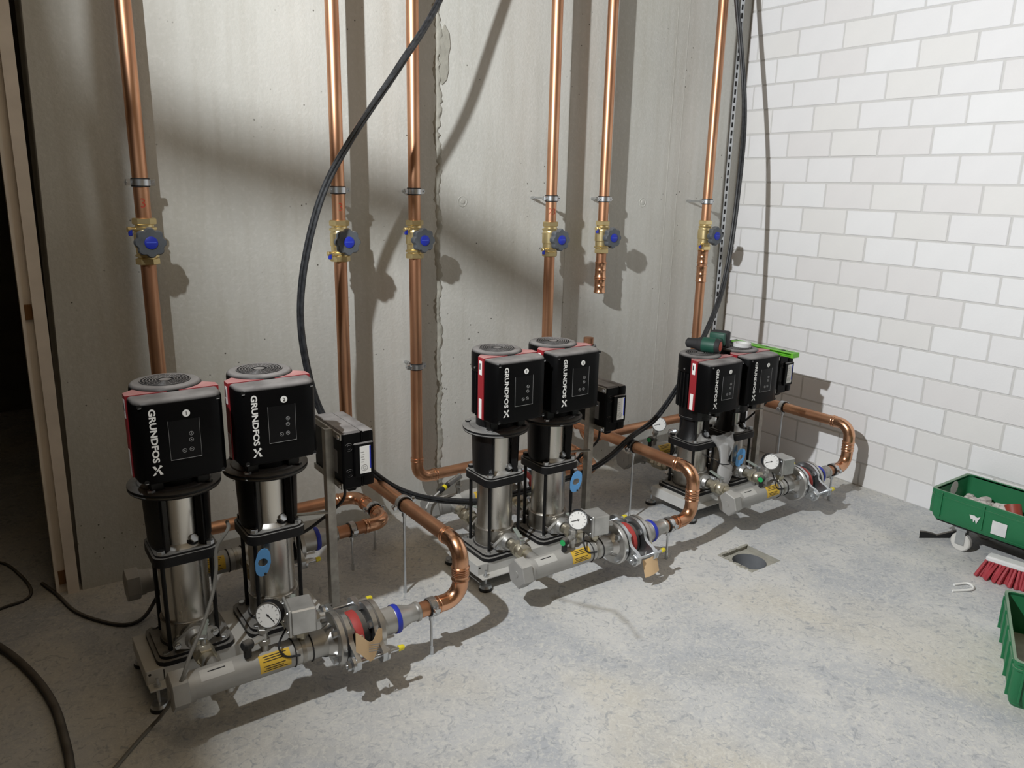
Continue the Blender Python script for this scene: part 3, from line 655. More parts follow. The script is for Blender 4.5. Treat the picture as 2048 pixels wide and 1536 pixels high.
    if side < 0:   # pressure switch on its own stub
        bx = 0.235; bc = V((bx, -0.004, z+0.112))
        rz = Matrix.Rotation(math.radians(-8), 3, 'Z')
        sw = MB().box(bc, (0.070, 0.082, 0.076), 0.004, rz).box(bc+rz @ V((-0.038, 0, 0.002)), (0.008, 0.088, 0.082), 0.002, rz).build('pressure_switch', M_ALU, M)
        MB().cyl((bx, 0, z+R_-0.006), (bx, 0, z+0.078), 0.012, 14).hexn((bx, 0, z+0.045), (0, 0, 1), 0.019, 0.016).build('switch_stub', M_NICKEL, sw)
        MB().hexn(bc+V((0.033, -0.018, -0.010)), (1, -0.1, 0), 0.014, 0.012).cyl(bc+V((0.044, -0.019, -0.010)), bc+V((0.060, -0.021, -0.012)), 0.010, 12).build('cable_gland', M_ALU, sw)
        for q in (-0.03, 0.03):
            for q2 in (-0.028, 0.028): MB().lathe([(0.0042, 0), (0.0042, 0.003)], bc+rz @ V((-0.042, q, q2)), rz @ V((-1, 0, 0)), 10).build('cover_screw', M_ZINC, sw)
        MB().tube(cr([bc+V((-0.036, 0.02, -0.038)), (gx+0.03, -0.03, z+0.055), (gx+0.045, -0.036, z+0.02), (0.215, -0.042, z+0.012)], 6), 0.003, 8).build('switch_lead', M_INK, M)
    return M
LAB_A = (0, 1); LABW = (0, 1)
# angles on a tube whose axis is +X: find the angle of a given (y, z) direction in basis((1,0,0))
_bx, _by, _ba = basis((1, 0, 0))
def ang_of(dy, dz):
    d = V((0, dy, dz)).normalized(); return math.atan2(d.dot(_by), d.dot(_bx))
def span(p, q):
    a0, a1 = ang_of(*p), ang_of(*q)
    while a1-a0 > PI: a1 -= 2*PI
    while a1-a0 < -PI: a1 += 2*PI
    return (a0, a1)
LAB_A = span((-0.55, 1.0), (-1.0, -0.25)); LABW = span((-0.10, 1.0), (-0.85, 0.6))

def make_joint(ox, oy, dz, side, label, group, card):
    """rubber expansion joint between two flanges with ears and tie rods, then a reducer with a blue ring"""
    yy = oy-0.315 if side < 0 else oy+0.335
    J = empty('expansion_joint', label, 'pipe joint', (ox, yy, 0), group)
    z = PORT+dz; R_ = 0.0385
    def eared(x, th):
        n = 56; pl = []
        for k in range(n):
            t = 2*PI*k/n; c = math.cos(t)
            d0 = 0.080
            tt = math.atan2(math.sin(t-EAR), math.cos(t-EAR)); tt2 = math.atan2(math.sin(t-EAR-PI), math.cos(t-EAR-PI))
            m_ = min(abs(tt), abs(tt2)); r = d0+0.050*math.exp(-(m_/0.30)**4) - 0.006*math.exp(-((m_-0.62)/0.18)**2)
            pl.append((r*math.cos(t), r*math.sin(t)))
        return MB().prism(pl, (x, 0, z), (0, 1, 0), (0, 0, 1), (th, 0, 0))
    EAR = math.radians(180+14)
    f1 = eared(0.346, 0.014).build('eared_flange', M_ZINC, J); f2 = eared(0.426, 0.014).build('eared_flange', M_ZINC, J)
    for gq in (0.340, 0.439): MB().lathe([(0.076, gq), (0.076, gq+0.007)], (0, 0, z), (1, 0, 0), 40).build('gasket', M_RUBBER, J)
    be = MB().lathe([(0.045, 0.358), (0.058, 0.370), (0.064, 0.393), (0.058, 0.416), (0.045, 0.428)], (0, 0, z), (1, 0, 0), 40).build('rubber_bellows', M_RUBBER, J)
    MB().lathe([(0.0600, 0.3735), (0.0635, 0.380), (0.0652, 0.393), (0.0648, 0.398)], (0, 0, z), (1, 0, 0), 40, cap=False).build('red_band', mat('red_rubber', (0.42, 0.05, 0.045), 0.6), be)
    MB().lathe([(0.080, 0.446), (0.080, 0.460), (0.050, 0.462), (0.043, 0.472)], (0, 0, z), (1, 0, 0), 48).build('counter_flange', M_TURNED, J)
    for q in (0, PI):
        ey, ez = 0.112*math.cos(EAR+q), 0.112*math.sin(EAR+q)
        rd = MB().cyl((0.318, ey, z+ez), (0.486, ey, z+ez), 0.0062, 12).hexn((0.322, ey, z+ez), (1, 0, 0), 0.014, 0.012).hexn((0.441, ey, z+ez), (1, 0, 0), 0.014, 0.012).lathe([(0.021, 0.334), (0.023, 0.336), (0.023, 0.344), (0.021, 0.346)], (0, ey, z+ez), (1, 0, 0), 24).lathe([(0.021, 0.440), (0.021, 0.447)], (0, ey, z+ez), (1, 0, 0), 24)
        rd = rd.build('tie_rod', M_ZINC, J)
        MB().lathe([(0.0085, 0), (0.0085, 0.014), (0.006, 0.018)], (0.482, ey, z+ez), (1, 0, 0), 14).build('rod_cap', M_YCAP, rd)
        for k in (0.9, 2.2):
            t = EAR+q+k; ny, nz = 0.064*math.cos(t), 0.064*math.sin(t)
            for nx in (0.360, 0.416): MB().hexn((nx, ny, z+nz), (1, 0, 0), 0.011, 0.010).build('flange_nut', M_ZINC, J)
    rd = MB().lathe([(0.043, 0.462), (0.041, 0.475), (0.041, 0.515), (0.043, 0.518), (0.043, 0.530), (0.040, 0.534), (0.030, 0.566), (0.0275, 0.572), (0.0275, 0.592), (0.0305, 0.596), (0.0305, 0.604), (0.028, 0.607)], (0, 0, z), (1, 0, 0), 40).build('press_reducer', M_STAINPIPE, J)
    MB().lathe([(0.0432, 0.516), (0.0445, 0.519), (0.0445, 0.529), (0.0432, 0.532)], (0, 0, z), (1, 0, 0), 40, cap=False).build('blue_ring', M_BLUEINK, rd)
    if card:
        cm = MB(); n = 8; vs = []; fs = []
        # a curled card hung on the front tie rod
        c0 = V((0.395, -0.100, z+0.03)) if card == 1 else V((0.415, -0.112, z-0.028))
        for k in range(n+1):
            t = k/n
            for j in range(2):
                if card == 1: q = c0+V((-0.045+0.09*t, -0.010-0.020*math.sin(t*PI*1.4), 0.030-0.062*j+0.012*math.cos(t*2.4*PI)-0.02*t))
                else: q = c0+V((-0.035+0.072*t, -0.006*math.sin(t*PI)-0.02*j, -0.062*j-0.010*(1-t)))
                vs += [q, q+V((0, -0.0006, 0))]
        for k in range(n):
            o_ = 4*k; fs += [(o_, o_+2, o_+6, o_+4), (o_+1, o_+5, o_+7, o_+3), (o_, o_+4, o_+5, o_+1), (o_+2, o_+3, o_+7, o_+6)]
        cg = cm.add(vs, fs).build('card_tag', M_CARD, J, 'manila card tag')
        pr = MB()
        for k in range(4):
            p0 = c0+V((-0.012, -0.034, 0.006-0.007*k)) if card == 1 else None
            if p0: pr.box(p0+V((0.012, 0, -0.004)), (0.034, 0.0006, 0.0016), 0, Matrix.Rotation(0.25, 3, 'Y'))
        if pr.v: pr.build('tag_print', M_EDGE, cg)
        MB().tube([c0+V((-0.03, -0.012, 0.028)), c0+V((-0.02, 0.0, 0.02)), (0.40, -0.109, z-0.027)], 0.0012, 6).build('tag_string', M_WHITE, cg)
    return J

def make_frame(ox, oy, dz, label, group):
    Fm = empty('base_frame', label, 'base frame', (ox, oy, 0), group)
    x0, x1, y0, y1 = -0.140, 0.398, -0.102, 0.102; zt = Z_FR+dz; h = 0.046
    b = MB().box(((x0+x1)/2, 0, zt-0.002), (x1-x0, y1-y0, 0.004), 0.001)
    for y in (y0, y1): b.box(((x0+x1)/2, y, zt-h/2), (x1-x0, 0.004, h), 0.001)
    for x in (x0, x1): b.box((x, 0, zt-h/2), (0.004, y1-y0, h), 0.001)
    fr = b.build('frame_tray', M_GREYPAINT, Fm)
    for y, s_ in ((y0, -1), (y1, 1)): MB().box(((x0+x1)/2, y+s_*0.018, zt-h+0.002), (x1-x0, 0.038, 0.005), 0.001).build('edge_lip', M_GREYPAINT, Fm)
    for x in (x0+0.045, x1-0.045): MB().box((x, y0-0.0022, zt-0.022), (0.003, 0.001, 0.030)).build('slot', M_INK, Fm)
    MB().cyl((x0+0.008, y0-0.0015, zt-0.012), (x0+0.008, y0-0.0025, zt-0.012), 0.004, 10).build('corner_hole', M_INK, Fm)
    for x in (x0+0.022, x1-0.022):
        for y in (y0-0.022, y1+0.022):
            ft = MB().lathe([(0.024, 0.0), (0.026, 0.004), (0.024, 0.014)], (x, y, 0), n=24).build('rubber_foot', M_RUBBER, Fm)
            MB().lathe([(0.0245, 0.013), (0.021, 0.022), (0.008, 0.025)], (x, y, 0), n=24).cyl((x, y, 0.02), (x, y, zt-h+0.030), 0.0045, 12).hexn((x, y, zt-h+0.004), (0, 0, 1), 0.010, 0.008).build('levelling_stud', M_ZINC, ft)
    return Fm

def make_controller(ox, oy, dz, label, group, sticker):
    x0 = ox+0.470; yf = oy-0.085; zb = 0.498+dz
    C = empty('control_enclosure', label, 'control box', (x0, yf, 0), group)
    H, T, D = 0.190, 0.066, 0.235
    bo = MB().box((T/2, D/2, zb+H/2), (T, D, H), 0.006).box((T*0.55, 0.04, zb-0.006), (0.03, 0.05, 0.014), 0.004).build('enclosure_body', M_PLAST, C)
    ld_ = MB().box((T+0.021, D/2, zb+H/2), (0.040, D+0.004, H-0.004), 0.010, seg=2).box((T+0.001, D/2, zb+H/2), (0.004, D-0.006, H-0.006)).build('enclosure_lid', M_PLAST, C)
    for z in (0.014, H-0.014): MB().box((-0.003, D/2, zb+z), (0.006, D-0.004, 0.020), 0.001).build('mounting_rail', M_STEELD, C)
    for z in (0.014, H-0.014): MB().hexn((-0.006, 0.010, zb+z), (-1, 0, 0), 0.007, 0.006).build('rail_bolt', M_ZINC, C)
    MB().box((-0.0006, 0.070, zb+0.085), (0.0012, 0.060, 0.075)).build('type_plate', M_EDGE, C)
    for z in (0.055, 0.140):
        MB().torus((0.022, -0.0005, zb+z), (0, 1, 0), 0.013, 0.0008, 24, 5).torus((0.022, -0.0005, zb+z), (0, 1, 0), 0.007, 0.0006, 18, 5).build('knockout', M_PLAST, C)
    MB().box((T+0.003, -0.004, zb+H/2), (0.066, 0.010, 0.112), 0.003).build('label_ledge', M_PLAST, C)
    st = MB().box((T+0.006, -0.0094, zb+H/2), (0.036, 0.0008, 0.090)).build('wiring_sticker', M_WHITE, C)
    MB().box((T+0.0225, -0.0101, zb+H/2+0.006), (0.004, 0.0006, 0.074)).build('sticker_stripe', M_BLUEINK, st)
    pr = MB().torus((T+0.002, -0.0100, zb+H/2-0.026), (0, 1, 0), 0.010, 0.0006, 20, 4).torus((T+0.002, -0.0100, zb+H/2-0.026), (0, 1, 0), 0.005, 0.0006, 16, 4)
    for k in range(5): pr.box((T-0.004+0.002*(k % 2), -0.0100, zb+H/2-0.006+0.008*k), (0.010, 0.0006, 0.0012))
    pr.build('sticker_print', M_EDGE, st)
    # strut that carries it, tied to the pump head and to the frame
    sx = -0.028; sy = 0.075
    s1 = MB().box((sx, sy, (Z_FR-0.03+zb+H)/2), (0.004, 0.026, zb+H-Z_FR+0.03)).box((sx+0.012, sy-0.012, (Z_FR-0.03+zb+H)/2), (0.026, 0.004, zb+H-Z_FR+0.03)).box((sx+0.012, sy, zb+0.014), (0.024, 0.02, 0.02)).box((sx+0.012, sy, zb+H-0.014), (0.024, 0.02, 0.02))
    s1.box((sx-0.040, sy, Z_FR+dz-0.012), (0.08, 0.026, 0.004)); s1.build('strut', M_STEELD, C)
    MB().box((sx-0.075, sy-0.02, 0.425+dz if dz < 0.1 else 0.4), (0.130, 0.018, 0.004), 0.001, Matrix.Rotation(-0.35, 3, 'Z')).build('strut_bracket', M_STEELD, C)
    MB().tube(cr([(0.03, 0.06, zb), (0.025, 0.07, zb-0.06), (-0.03, 0.10, zb-0.12), (-0.10, 0.11, zb-0.16), (-0.16, 0.10, zb-0.155)], 6), 0.005, 8).build('lead', M_INK, C)
    return C

SETS = [  # pump-1 axis x, y, lift, head top, motor underside, small
    (-3.190, -0.722, 0.020, 0.440, 0.612, False, 'by the doorway'),
    (-2.055, -0.668, 0.000, 0.413, 0.574, False, 'in the middle'),
    (-0.955, -0.668, 0.008, 0.350, 0.447, True, 'by the block wall')]
for i, (ox, oy, dz, zh, zm, small, where) in enumerate(SETS):
    make_frame(ox, oy, dz, 'light grey steel base frame on rubber feet, pump set %s' % where, 'pump set base frames')
    for k in (0, 1):
        lab = ('black and steel pump at the free end of the set %s', 'black and steel pump next to the control enclosure of the set %s')[k] % where
        make_pump(ox+0.258*k, oy, dz, str(k+1), zh, zm, small, lab, 'vertical multistage pumps')
    make_manifold(ox, oy, dz, -1, 'grey steel header pipe with yellow label and gauge before the set %s' % where, 'front header pipes', True, True)
    make_manifold(ox, oy, dz, 1, 'grey steel header pipe running behind the pumps, set %s' % where, 'rear header pipes', i == 2, False)
    make_joint(ox, oy, dz, -1, ('flanged rubber expansion joint without a tag before the set %s' if i == 2 else 'flanged rubber expansion joint with manila card tag, set %s') % where, 'front expansion joints', {0: 1, 1: 2, 2: 0}[i])
    make_joint(ox, oy, dz, 1, 'flanged rubber expansion joint on the rear header, set %s' % where, 'rear expansion joints', 0)
    make_controller(ox, oy, dz, 'black plastic control enclosure on a steel strut, pump set %s' % where, 'control enclosures', i)
    # blue plastic hanger on pump 2
    bx, bz = ox+0.258-0.028, {0: 0.405, 1: 0.375, 2: 0.285}[i]
    px = {0: -0.052, 1: 0.075, 2: -0.02}[i]
    n = 28; outer = []; inner = []
    for k in range(n):
        t = 2*PI*k/n; r = 0.024+0.022*abs(math.sin(t))**4; outer.append((r*math.cos(t)*0.95, r*math.sin(t))); inner.append((0.014*math.cos(t), 0.014*math.sin(t)))
    bt = MB().ring(outer, inner, (0, 0, 0), (0.92, -0.38, 0), (0.12, -0.1, 1), (-0.001, -0.004, 0)).build('blue_tag', M_BLUETAG)
    yfr = -0.076 if i != 1 else -0.070
    bt.location = (ox+0.258+px, oy+yfr-0.012, bz-0.055)
    MB().lathe([(0.004, 0), (0.004, 0.0012)], (0.003, -0.0075, -0.036), (-0.25, -0.95, 0), 12).build('hole', M_INK, bt)
    tag(bt, 'blue plastic oval tag hung on pump numbered 2, set %s' % where, 'tag', 'blue plastic tags')

# ------------------------------------------------------------------ copper pipes
RC = 0.0245
def copper_run(name, label, pts, group, Rb=0.058, r=RC, sleeves=(), cut_first=False, mats=None):
    o = V(pts[0]); E = empty(name, label, 'pipe', o, group); P = [V(q)-o for q in pts]
    starts = [P[0]]; ends = []
    for i in range(1, len(P)-1):
        A = arc_pts(P[i-1], P[i], P[i+1], Rb); d1 = (P[i-1]-P[i]).normalized(); d2 = (P[i+1]-P[i]).normalized()
        sl1 = min(0.036, max(0.004, (A[0]-P[i-1]).length*0.45)); sl2 = min(0.036, max(0.004, (A[-1]-P[i+1]).length*0.45))
        path = [A[0]+d1*sl1] + A + [A[-1]+d2*sl2]
        el = MB().tube(path, r+0.0022, 20)
        for c, d in ((A[0]+d1*sl1, d1), (A[0]+d1*(sl1-0.012), d1), (A[-1]+d2*sl2, d2), (A[-1]+d2*(sl2-0.012), d2)): el.torus(c, d, r+0.0012, 0.0034, 24, 8)
        el.build('elbow', M_COPPERF, E)
        ends.append(A[0]+d1*(sl1*0.5)); starts.append(A[-1]+d2*(sl2*0.5))
    ends.append(P[-1])
    for a, b in zip(starts, ends):
        if (b-a).length > 0.002 and (b-a).dot(b-a) > 0: MB().cyl(a, b, r, 24).build('tube', M_COPPER, E)
    for c, d, L_ in sleeves:
        c = V(c)-o; d = V(d).normalized(); sl = MB().lathe([(r+0.0025, -L_/2), (r+0.0055, -L_/2+0.004), (r+0.0025, -L_/2+0.009), (r+0.002, -0.004), (r+0.0035, 0), (r+0.002, 0.004), (r+0.0025, L_/2-0.009), (r+0.0055, L_/2-0.004), (r+0.0025, L_/2)], c, d, 24)
        sl.build('press_sleeve', M_COPPERF, E)
    return E
ZT = 2.98
RIS = {1: (-3.095, -0.10), 2: (-2.434, -0.16), 3: (-2.085, -0.10), 4: (-1.425, -0.15), 5: (-1.060, -0.09), 6: (-0.387, -0.14)}
VZ = {1: 1.250, 2: 1.240, 3: 1.234, 4: 1.224, 5: 1.221, 6: 1.220}
names = {1: 'nearest the doorway', 2: 'second from the doorway', 3: 'beside the rough wall seam', 4: 'fourth from the doorway', 5: 'that ends above the floor', 6: 'in the block wall corner'}
S1, S2, S3 = SETS
for i in RIS:           # upper length, from the valve to the ceiling
    x, y = RIS[i]
    copper_run('copper_riser', 'vertical copper pipe above its blue-knobbed valve, riser %s' % names[i], [(x, y, VZ[i]+0.062), (x, y, ZT)], 'copper risers above the valves')
fx = 0.758
def fz(s_): return PORT+s_[2]
zt = 0.352
rear_y = lambda s_: s_[1]+0.335
# set 1
copper_run('copper_pipe', 'copper pipe from the doorway riser along the wall foot to the rear header', [(RIS[1][0], RIS[1][1], VZ[1]-0.062), (RIS[1][0], RIS[1][1], 0.172), (S1[0]+0.815, RIS[1][1], 0.172), (S1[0]+0.815, rear_y(S1), fz(S1)), (S1[0]+0.600, rear_y(S1), fz(S1))], 'lower copper pipes')
copper_run('copper_pipe', 'copper pipe looping from the second riser to the front header by the doorway', [(RIS[2][0], RIS[2][1], VZ[2]-0.062), (RIS[2][0], RIS[2][1], zt), (S1[0]+fx, S1[1]-0.315, zt), (S1[0]+fx, S1[1]-0.315, fz(S1)), (S1[0]+0.600, S1[1]-0.315, fz(S1))], 'lower copper pipes',
           sleeves=[((S1[0]+fx, S1[1]-0.315, 0.258), (0, 0, 1), 0.050)])
# set 2
copper_run('copper_pipe', 'copper pipe from the third riser turning right behind the middle pumps', [(RIS[3][0], RIS[3][1], VZ[3]-0.062), (RIS[3][0], RIS[3][1], 0.192), (S2[0]+0.815, RIS[3][1], 0.192), (S2[0]+0.815, rear_y(S2), fz(S2)), (S2[0]+0.600, rear_y(S2), fz(S2))], 'lower copper pipes')
copper_run('copper_pipe', 'copper pipe looping from the fourth riser to the front header of the middle set', [(RIS[4][0], RIS[4][1], VZ[4]-0.062), (RIS[4][0], RIS[4][1], 0.355), (S2[0]+fx, RIS[4][1], 0.355), (S2[0]+fx, S2[1]-0.315, 0.355), (S2[0]+fx, S2[1]-0.315, fz(S2)), (S2[0]+0.600, S2[1]-0.315, fz(S2))], 'lower copper pipes',
           sleeves=[((S2[0]+fx, S2[1]-0.315, 0.253), (0, 0, 1), 0.050)])
# set 3: rear pipe with an open stub, front pipe to riser 6
copper_run('copper_pipe', 'open-ended copper stub running behind the set beside the block wall', [(-1.138, -0.115, 0.737), (-1.138, -0.115, 0.212), (S3[0]+0.800, -0.115, 0.212), (S3[0]+0.800, rear_y(S3), fz(S3)), (S3[0]+0.600, rear_y(S3), fz(S3))], 'lower copper pipes')
copper_run('copper_pipe', 'copper pipe looping from the corner riser to the front header by the block wall', [(RIS[6][0], RIS[6][1], VZ[6]-0.062), (RIS[6][0], RIS[6][1], 0.362), (S3[0]+fx, RIS[6][1], 0.362), (S3[0]+fx, S3[1]-0.315, 0.362), (S3[0]+fx, S3[1]-0.315, fz(S3)), (S3[0]+0.600, S3[1]-0.315, fz(S3))], 'lower copper pipes',
           sleeves=[((S3[0]+fx, S3[1]-0.315, 0.260), (0, 0, 1), 0.050), ((RIS[6][0], RIS[6][1], 1.105), (0, 0, 1), 0.07), ((RIS[6][0], RIS[6][1], 1.015), (0, 0, 1), 0.085)])
copper_run('copper_pipe', 'short copper tail with two press sleeves hanging open below the fifth valve', [(RIS[5][0], RIS[5][1], VZ[5]-0.062), (RIS[5][0], RIS[5][1], 0.950)], 'lower copper pipes', sleeves=[((RIS[5][0], RIS[5][1], 1.062), (0, 0, 1), 0.078), ((RIS[5][0], RIS[5][1], 0.985), (0, 0, 1), 0.072)])
# red marker figures on some pipes
def marker(txt, i, z, h, az):
    x, y = RIS[i]; vs, fs, (a, b, c, d) = text_geo(txt, 1.0, -0.012); s_ = h/(d-c); r = RC+0.0006; out = []
    for q in vs:
        th = az+((q.x-(a+b)/2)*s_)/r; out.append((x+r*math.sin(th), y-r*math.cos(th), z+(q.y-(c+d)/2)*s_))
    par = [o for o in bpy.data.objects if o.name.startswith('copper_riser') and abs(o.location.x-x) < 1e-4][0]
    ob = MB().add([V(q)-par.location for q in out], fs).build('marker_figure', M_REDINK, par, 'handwritten red figure')
marker('3', 1, 1.375, 0.030, -0.1); marker('3', 2, 1.365, 0.028, -0.1); marker('23', 4, 1.345, 0.026, -0.45)

# shut-off valves with scalloped handwheels
def make_valve(i):
    x, y = RIS[i]; z = VZ[i]
    E = empty('shutoff_valve', 'brass valve with grey scalloped knob and blue centre, riser %s' % names[i], 'valve', (x, y, z), 'riser shut-off valves')
    MB().lathe([(0.029, -0.045), (0.033, -0.040), (0.033, -0.022), (0.036, -0.018), (0.036, 0.026), (0.033, 0.030), (0.031, 0.045)], n=32).build('valve_body', M_BRASS, E)
    for z0, h in ((0.054, 0.022), (-0.078, 0.022)): MB().hexn((0, 0, z0), (0, 0, 1), 0.0375, h, rot=0.3).build('union_nut', M_BRASS, E)
    for z0 in (0.036, -0.054): MB().hexn((0, 0, z0), (0, 0, 1), 0.038, 0.011, rot=0.1).lathe([(0.029, z0-0.006), (0.029, z0+0.024)], n=24).build('hex_collar', M_BRASS, E)
    MB().cyl((0, -0.028, 0), (0, -0.058, 0), 0.014, 16).hexn((0, -0.040, 0), (0, -1, 0), 0.018, 0.010).build('bonnet', M_BRASS, E)
    n = 96; pl = []
    for k in range(n):
        t = 2*PI*k/n; r = 0.0485-0.0065*(0.5-0.5*math.cos(8*t))**1.6; pl.append((r, t))
    rings = [(1.0, -0.060), (1.02, -0.066), (1.02, -0.080), (0.94, -0.086)]
    vs = []; fs = []
    for s_, yy in rings:
        for r, t in pl: vs.append((r*s_*math.cos(t), yy, r*s_*math.sin(t)))
    for a in range(len(rings)-1):
        for k in range(n): j = (k+1) % n; fs.append((a*n+k, a*n+j, (a+1)*n+j, (a+1)*n+k))
    fs.append(tuple(range(n))); fs.append(tuple((len(rings)-1)*n+k for k in range(n)))
    hw = MB().add(vs, fs).build('handwheel', M_HANDLE, E)
    cp = MB().lathe([(0.0205, 0.085), (0.0205, 0.0885), (0.018, 0.090)], (0, 0, 0), (0, -1, 0), 32).build('blue_cap', M_BLUE, hw)
    MB().box((0, -0.0904, 0.001), (0.030, 0.0008, 0.0022)).build('cap_bar', mat('light_blue_bar', (0.10, 0.16, 0.75), 0.4), hw)
    zt_ = 0.040 if i in (1, 3, 5) else -0.046
    MB().cyl((-0.020, -0.008, zt_), (-0.052, -0.016, zt_), 0.007, 12).hexn((-0.045, -0.0145, zt_), (-1, -0.25, 0), 0.009, 0.012).build('test_cock', M_BRASS, E)
    MB().box((-0.048, -0.018, zt_-0.010), (0.012, 0.010, 0.022), 0.002).build('cock_tab', M_BLUE, E)
for i in RIS: make_valve(i)

# pipe clamps
def clamp(c, axis, rodto, label, group, r=RC, lug=(1, 0, 0), rubber=True):
    E = empty('pipe_clamp', label, 'pipe clamp', c, group); ax = V(axis).normalized()
    MB().lathe([(r+0.0005, -0.013), (r+0.004, -0.014), (r+0.004, 0.014), (r+0.0005, 0.013)], (0, 0, 0), ax, 28, cap=False).build('rubber_lining', M_RUBBER, E)
    MB().lathe([(r+0.004, -0.010), (r+0.0068, -0.010), (r+0.0068, 0.010), (r+0.004, 0.010)], (0, 0, 0), ax, 28, cap=False).build('band', M_ZINC, E)
    l = V(lug).normalized(); bdir = ax.cross(l).normalized()
    for s_ in (1, -1):
        q = l*(s_*(r+0.012)); lg = MB().box(q, (0.016, 0.012, 0.020), 0.001, Matrix((l, bdir, ax)).transposed()).build('lug', M_ZINC, E)
        MB().cyl(q-bdir*0.012+l*(s_*0.004), q+bdir*0.012+l*(s_*0.004), 0.003, 8).hexn(q+bdir*0.005+l*(s_*0.004), bdir, 0.006, 0.006).build('lug_bolt', M_ZINC, E)
    t = V(rodto)-V(c); d = t.normalized()
    MB().cyl(d*(r+0.004), d*(r+0.022), 0.0085, 12).cyl(d*(r+0.018), t, 0.0045, 10).cyl(t-d*0.030, t, 0.0065, 10).build('rod', M_ZINC, E)
    return E
for i in RIS:
    x, y = RIS[i]; zc = {1: 1.440, 2: 1.425, 3: 1.423, 4: 1.401, 5: 1.399, 6: 1.392}[i]
    clamp((x, y, zc), (0, 0, 1), (x, 0.0, zc), 'galvanised clamp fixing the riser to the wall, riser %s' % names[i], 'wall clamps above the valves')
x, y = RIS[3]; clamp((x, y, 0.701), (0, 0, 1), (x, 0, 0.701), 'galvanised wall clamp low on the riser beside the rough wall seam', 'low wall clamps')
x = -1.138; clamp((x, -0.115, 0.690), (0, 0, 1), (x, 0, 0.690), 'galvanised wall clamp near the open end of the copper stub', 'low wall clamps')
for s_, wh in zip(SETS, ('by the doorway', 'in the middle', 'by the block wall')):
    ox, oy = s_[0], s_[1]; z = fz(s_)
    cx = ox+0.652 if s_ is not S2 else ox+0.632
    clamp((cx, oy-0.315, z), (1, 0, 0), (cx, oy-0.315, 0), 'clamp on a floor rod beside the front reducer, set %s' % wh, 'floor rod clamps', lug=(0, -1, 0.15))
    zz = zt if s_ is S1 else (0.355 if s_ is S2 else 0.362)
    yy = {-3.190: -0.650, -2.055: -0.632, -0.955: -0.598}[ox]
    clamp((ox+fx, yy, zz), (0, 1, 0), (ox+fx, yy, 0), 'clamp on a tall floor rod under the looping copper pipe, set %s' % wh, 'floor rod clamps', lug=(-1, 0, -0.2))
    cx = ox+0.668
    clamp((cx, oy+0.335, z), (1, 0, 0), (cx, oy+0.335, 0), 'clamp on a floor rod beside the rear reducer, set %s' % wh, 'floor rod clamps', lug=(0, -1, 0.15))
    cy = oy+0.335+0.115 if s_ is not S3 else oy+0.45
    clamp((ox+0.815 if s_ is not S3 else ox+0.800, cy, (z+0.182)/2), (0, 1, 0), (ox+0.815 if s_ is not S3 else ox+0.800, cy, 0), 'clamp on the short copper crossover behind the set %s' % wh, 'floor rod clamps', lug=(-1, 0, 0.1))

# pressure transmitter with its pale cable on the middle rear header
tr = empty('pressure_sensor', 'steel pressure sensor with yellow band and pale cable above the rear header', 'sensor', (S2[0]-0.02, rear_y(S2), 0.0))
MB().cyl((0.06, 0, 0.185), (0.06, 0, 0.262), 0.009, 12).hexn((0.06, 0, 0.215), (0, 0, 1), 0.015, 0.014).build('sensor_stub', M_STAINPIPE, tr)
MB().cyl((0.062, -0.012, 0.268), (-0.008, -0.03, 0.250), 0.013, 14).build('sensor_body', M_ZINC, tr)
MB().cyl((-0.008, -0.03, 0.250), (-0.058, -0.045, 0.236), 0.011, 12).build('plug', M_INK, tr)
MB().cyl((-0.022, -0.0345, 0.2465), (-0.034, -0.0375, 0.2425), 0.0118, 12).build('yellow_band', M_YCAP, tr)
MB().tube(cr([(-0.056, -0.045, 0.237), (-0.115, -0.06, 0.205), (-0.145, -0.09, 0.165), (-0.11, -0.11, 0.125), (-0.05, -0.10, 0.12)], 7), 0.0035, 8).build('sensor_cable', M_WCABLE, tr)

# ------------------------------------------------------------------ cables
def bundle(name, label, pts, r, k, m, cat='cable', spread=1.0):
    E = empty(name, label, cat, pts[0]); c = cr([V(q)-V(pts[0]) for q in pts], 9)
    T = [(c[min(i+1, len(c)-1)]-c[max(i-1, 0)]).normalized() for i in range(len(c))]
    fr_ = [basis(T[0])[:2]]
    for i in range(1, len(c)):      # carry one frame along the cable so that the strands do not jump
        x = fr_[-1][0]; x = (x-T[i]*x.dot(T[i])).normalized(); fr_.append((x, T[i].cross(x)))
    for j in range(k):
        ph = 2*PI*j/k; out = []
        for i, q in enumerate(c):
            x, y = fr_[i]; a = ph+i*0.05; out.append(q+x*(r*1.02*spread*math.cos(a))+y*(r*1.02*spread*math.sin(a)))
        MB().tube(out, r, 10).build('strand', m, E)
    return E
cab = [(-1.70, -0.20, 2.97), (-1.86, -0.25, 2.50), (-2.078, -0.30, 2.096), (-2.273, -0.36, 1.852), (-2.472, -0.37, 1.594), (-2.587, -0.37, 1.394), (-2.665, -0.38, 1.128), (-2.679, -0.40, 0.890),
       (-2.622, -0.42, 0.633), (-2.458, -0.45, 0.410), (-2.293, -0.47, 0.290), (-2.061, -0.50, 0.220), (-1.90, -0.50, 0.205), (-1.70, -0.505, 0.210), (-1.498, -0.53, 0.239), (-1.396, -0.575, 0.299),
       (-1.307, -0.622, 0.394), (-1.127, -0.585, 0.440), (-0.950, -0.550, 0.569), (-0.790, -0.520, 0.737), (-0.579, -0.46, 1.028), (-0.428, -0.37, 1.526), (-0.339, -0.28, 1.886), (-0.353, -0.19, 2.352),
       (-0.40, -0.15, 2.7), (-0.44, -0.13, 2.97)]
bundle('power_cable', 'black multi-strand cable drooping from the ceiling behind the pumps and up the corner', cab, 0.0068, 3, M_CABLE)
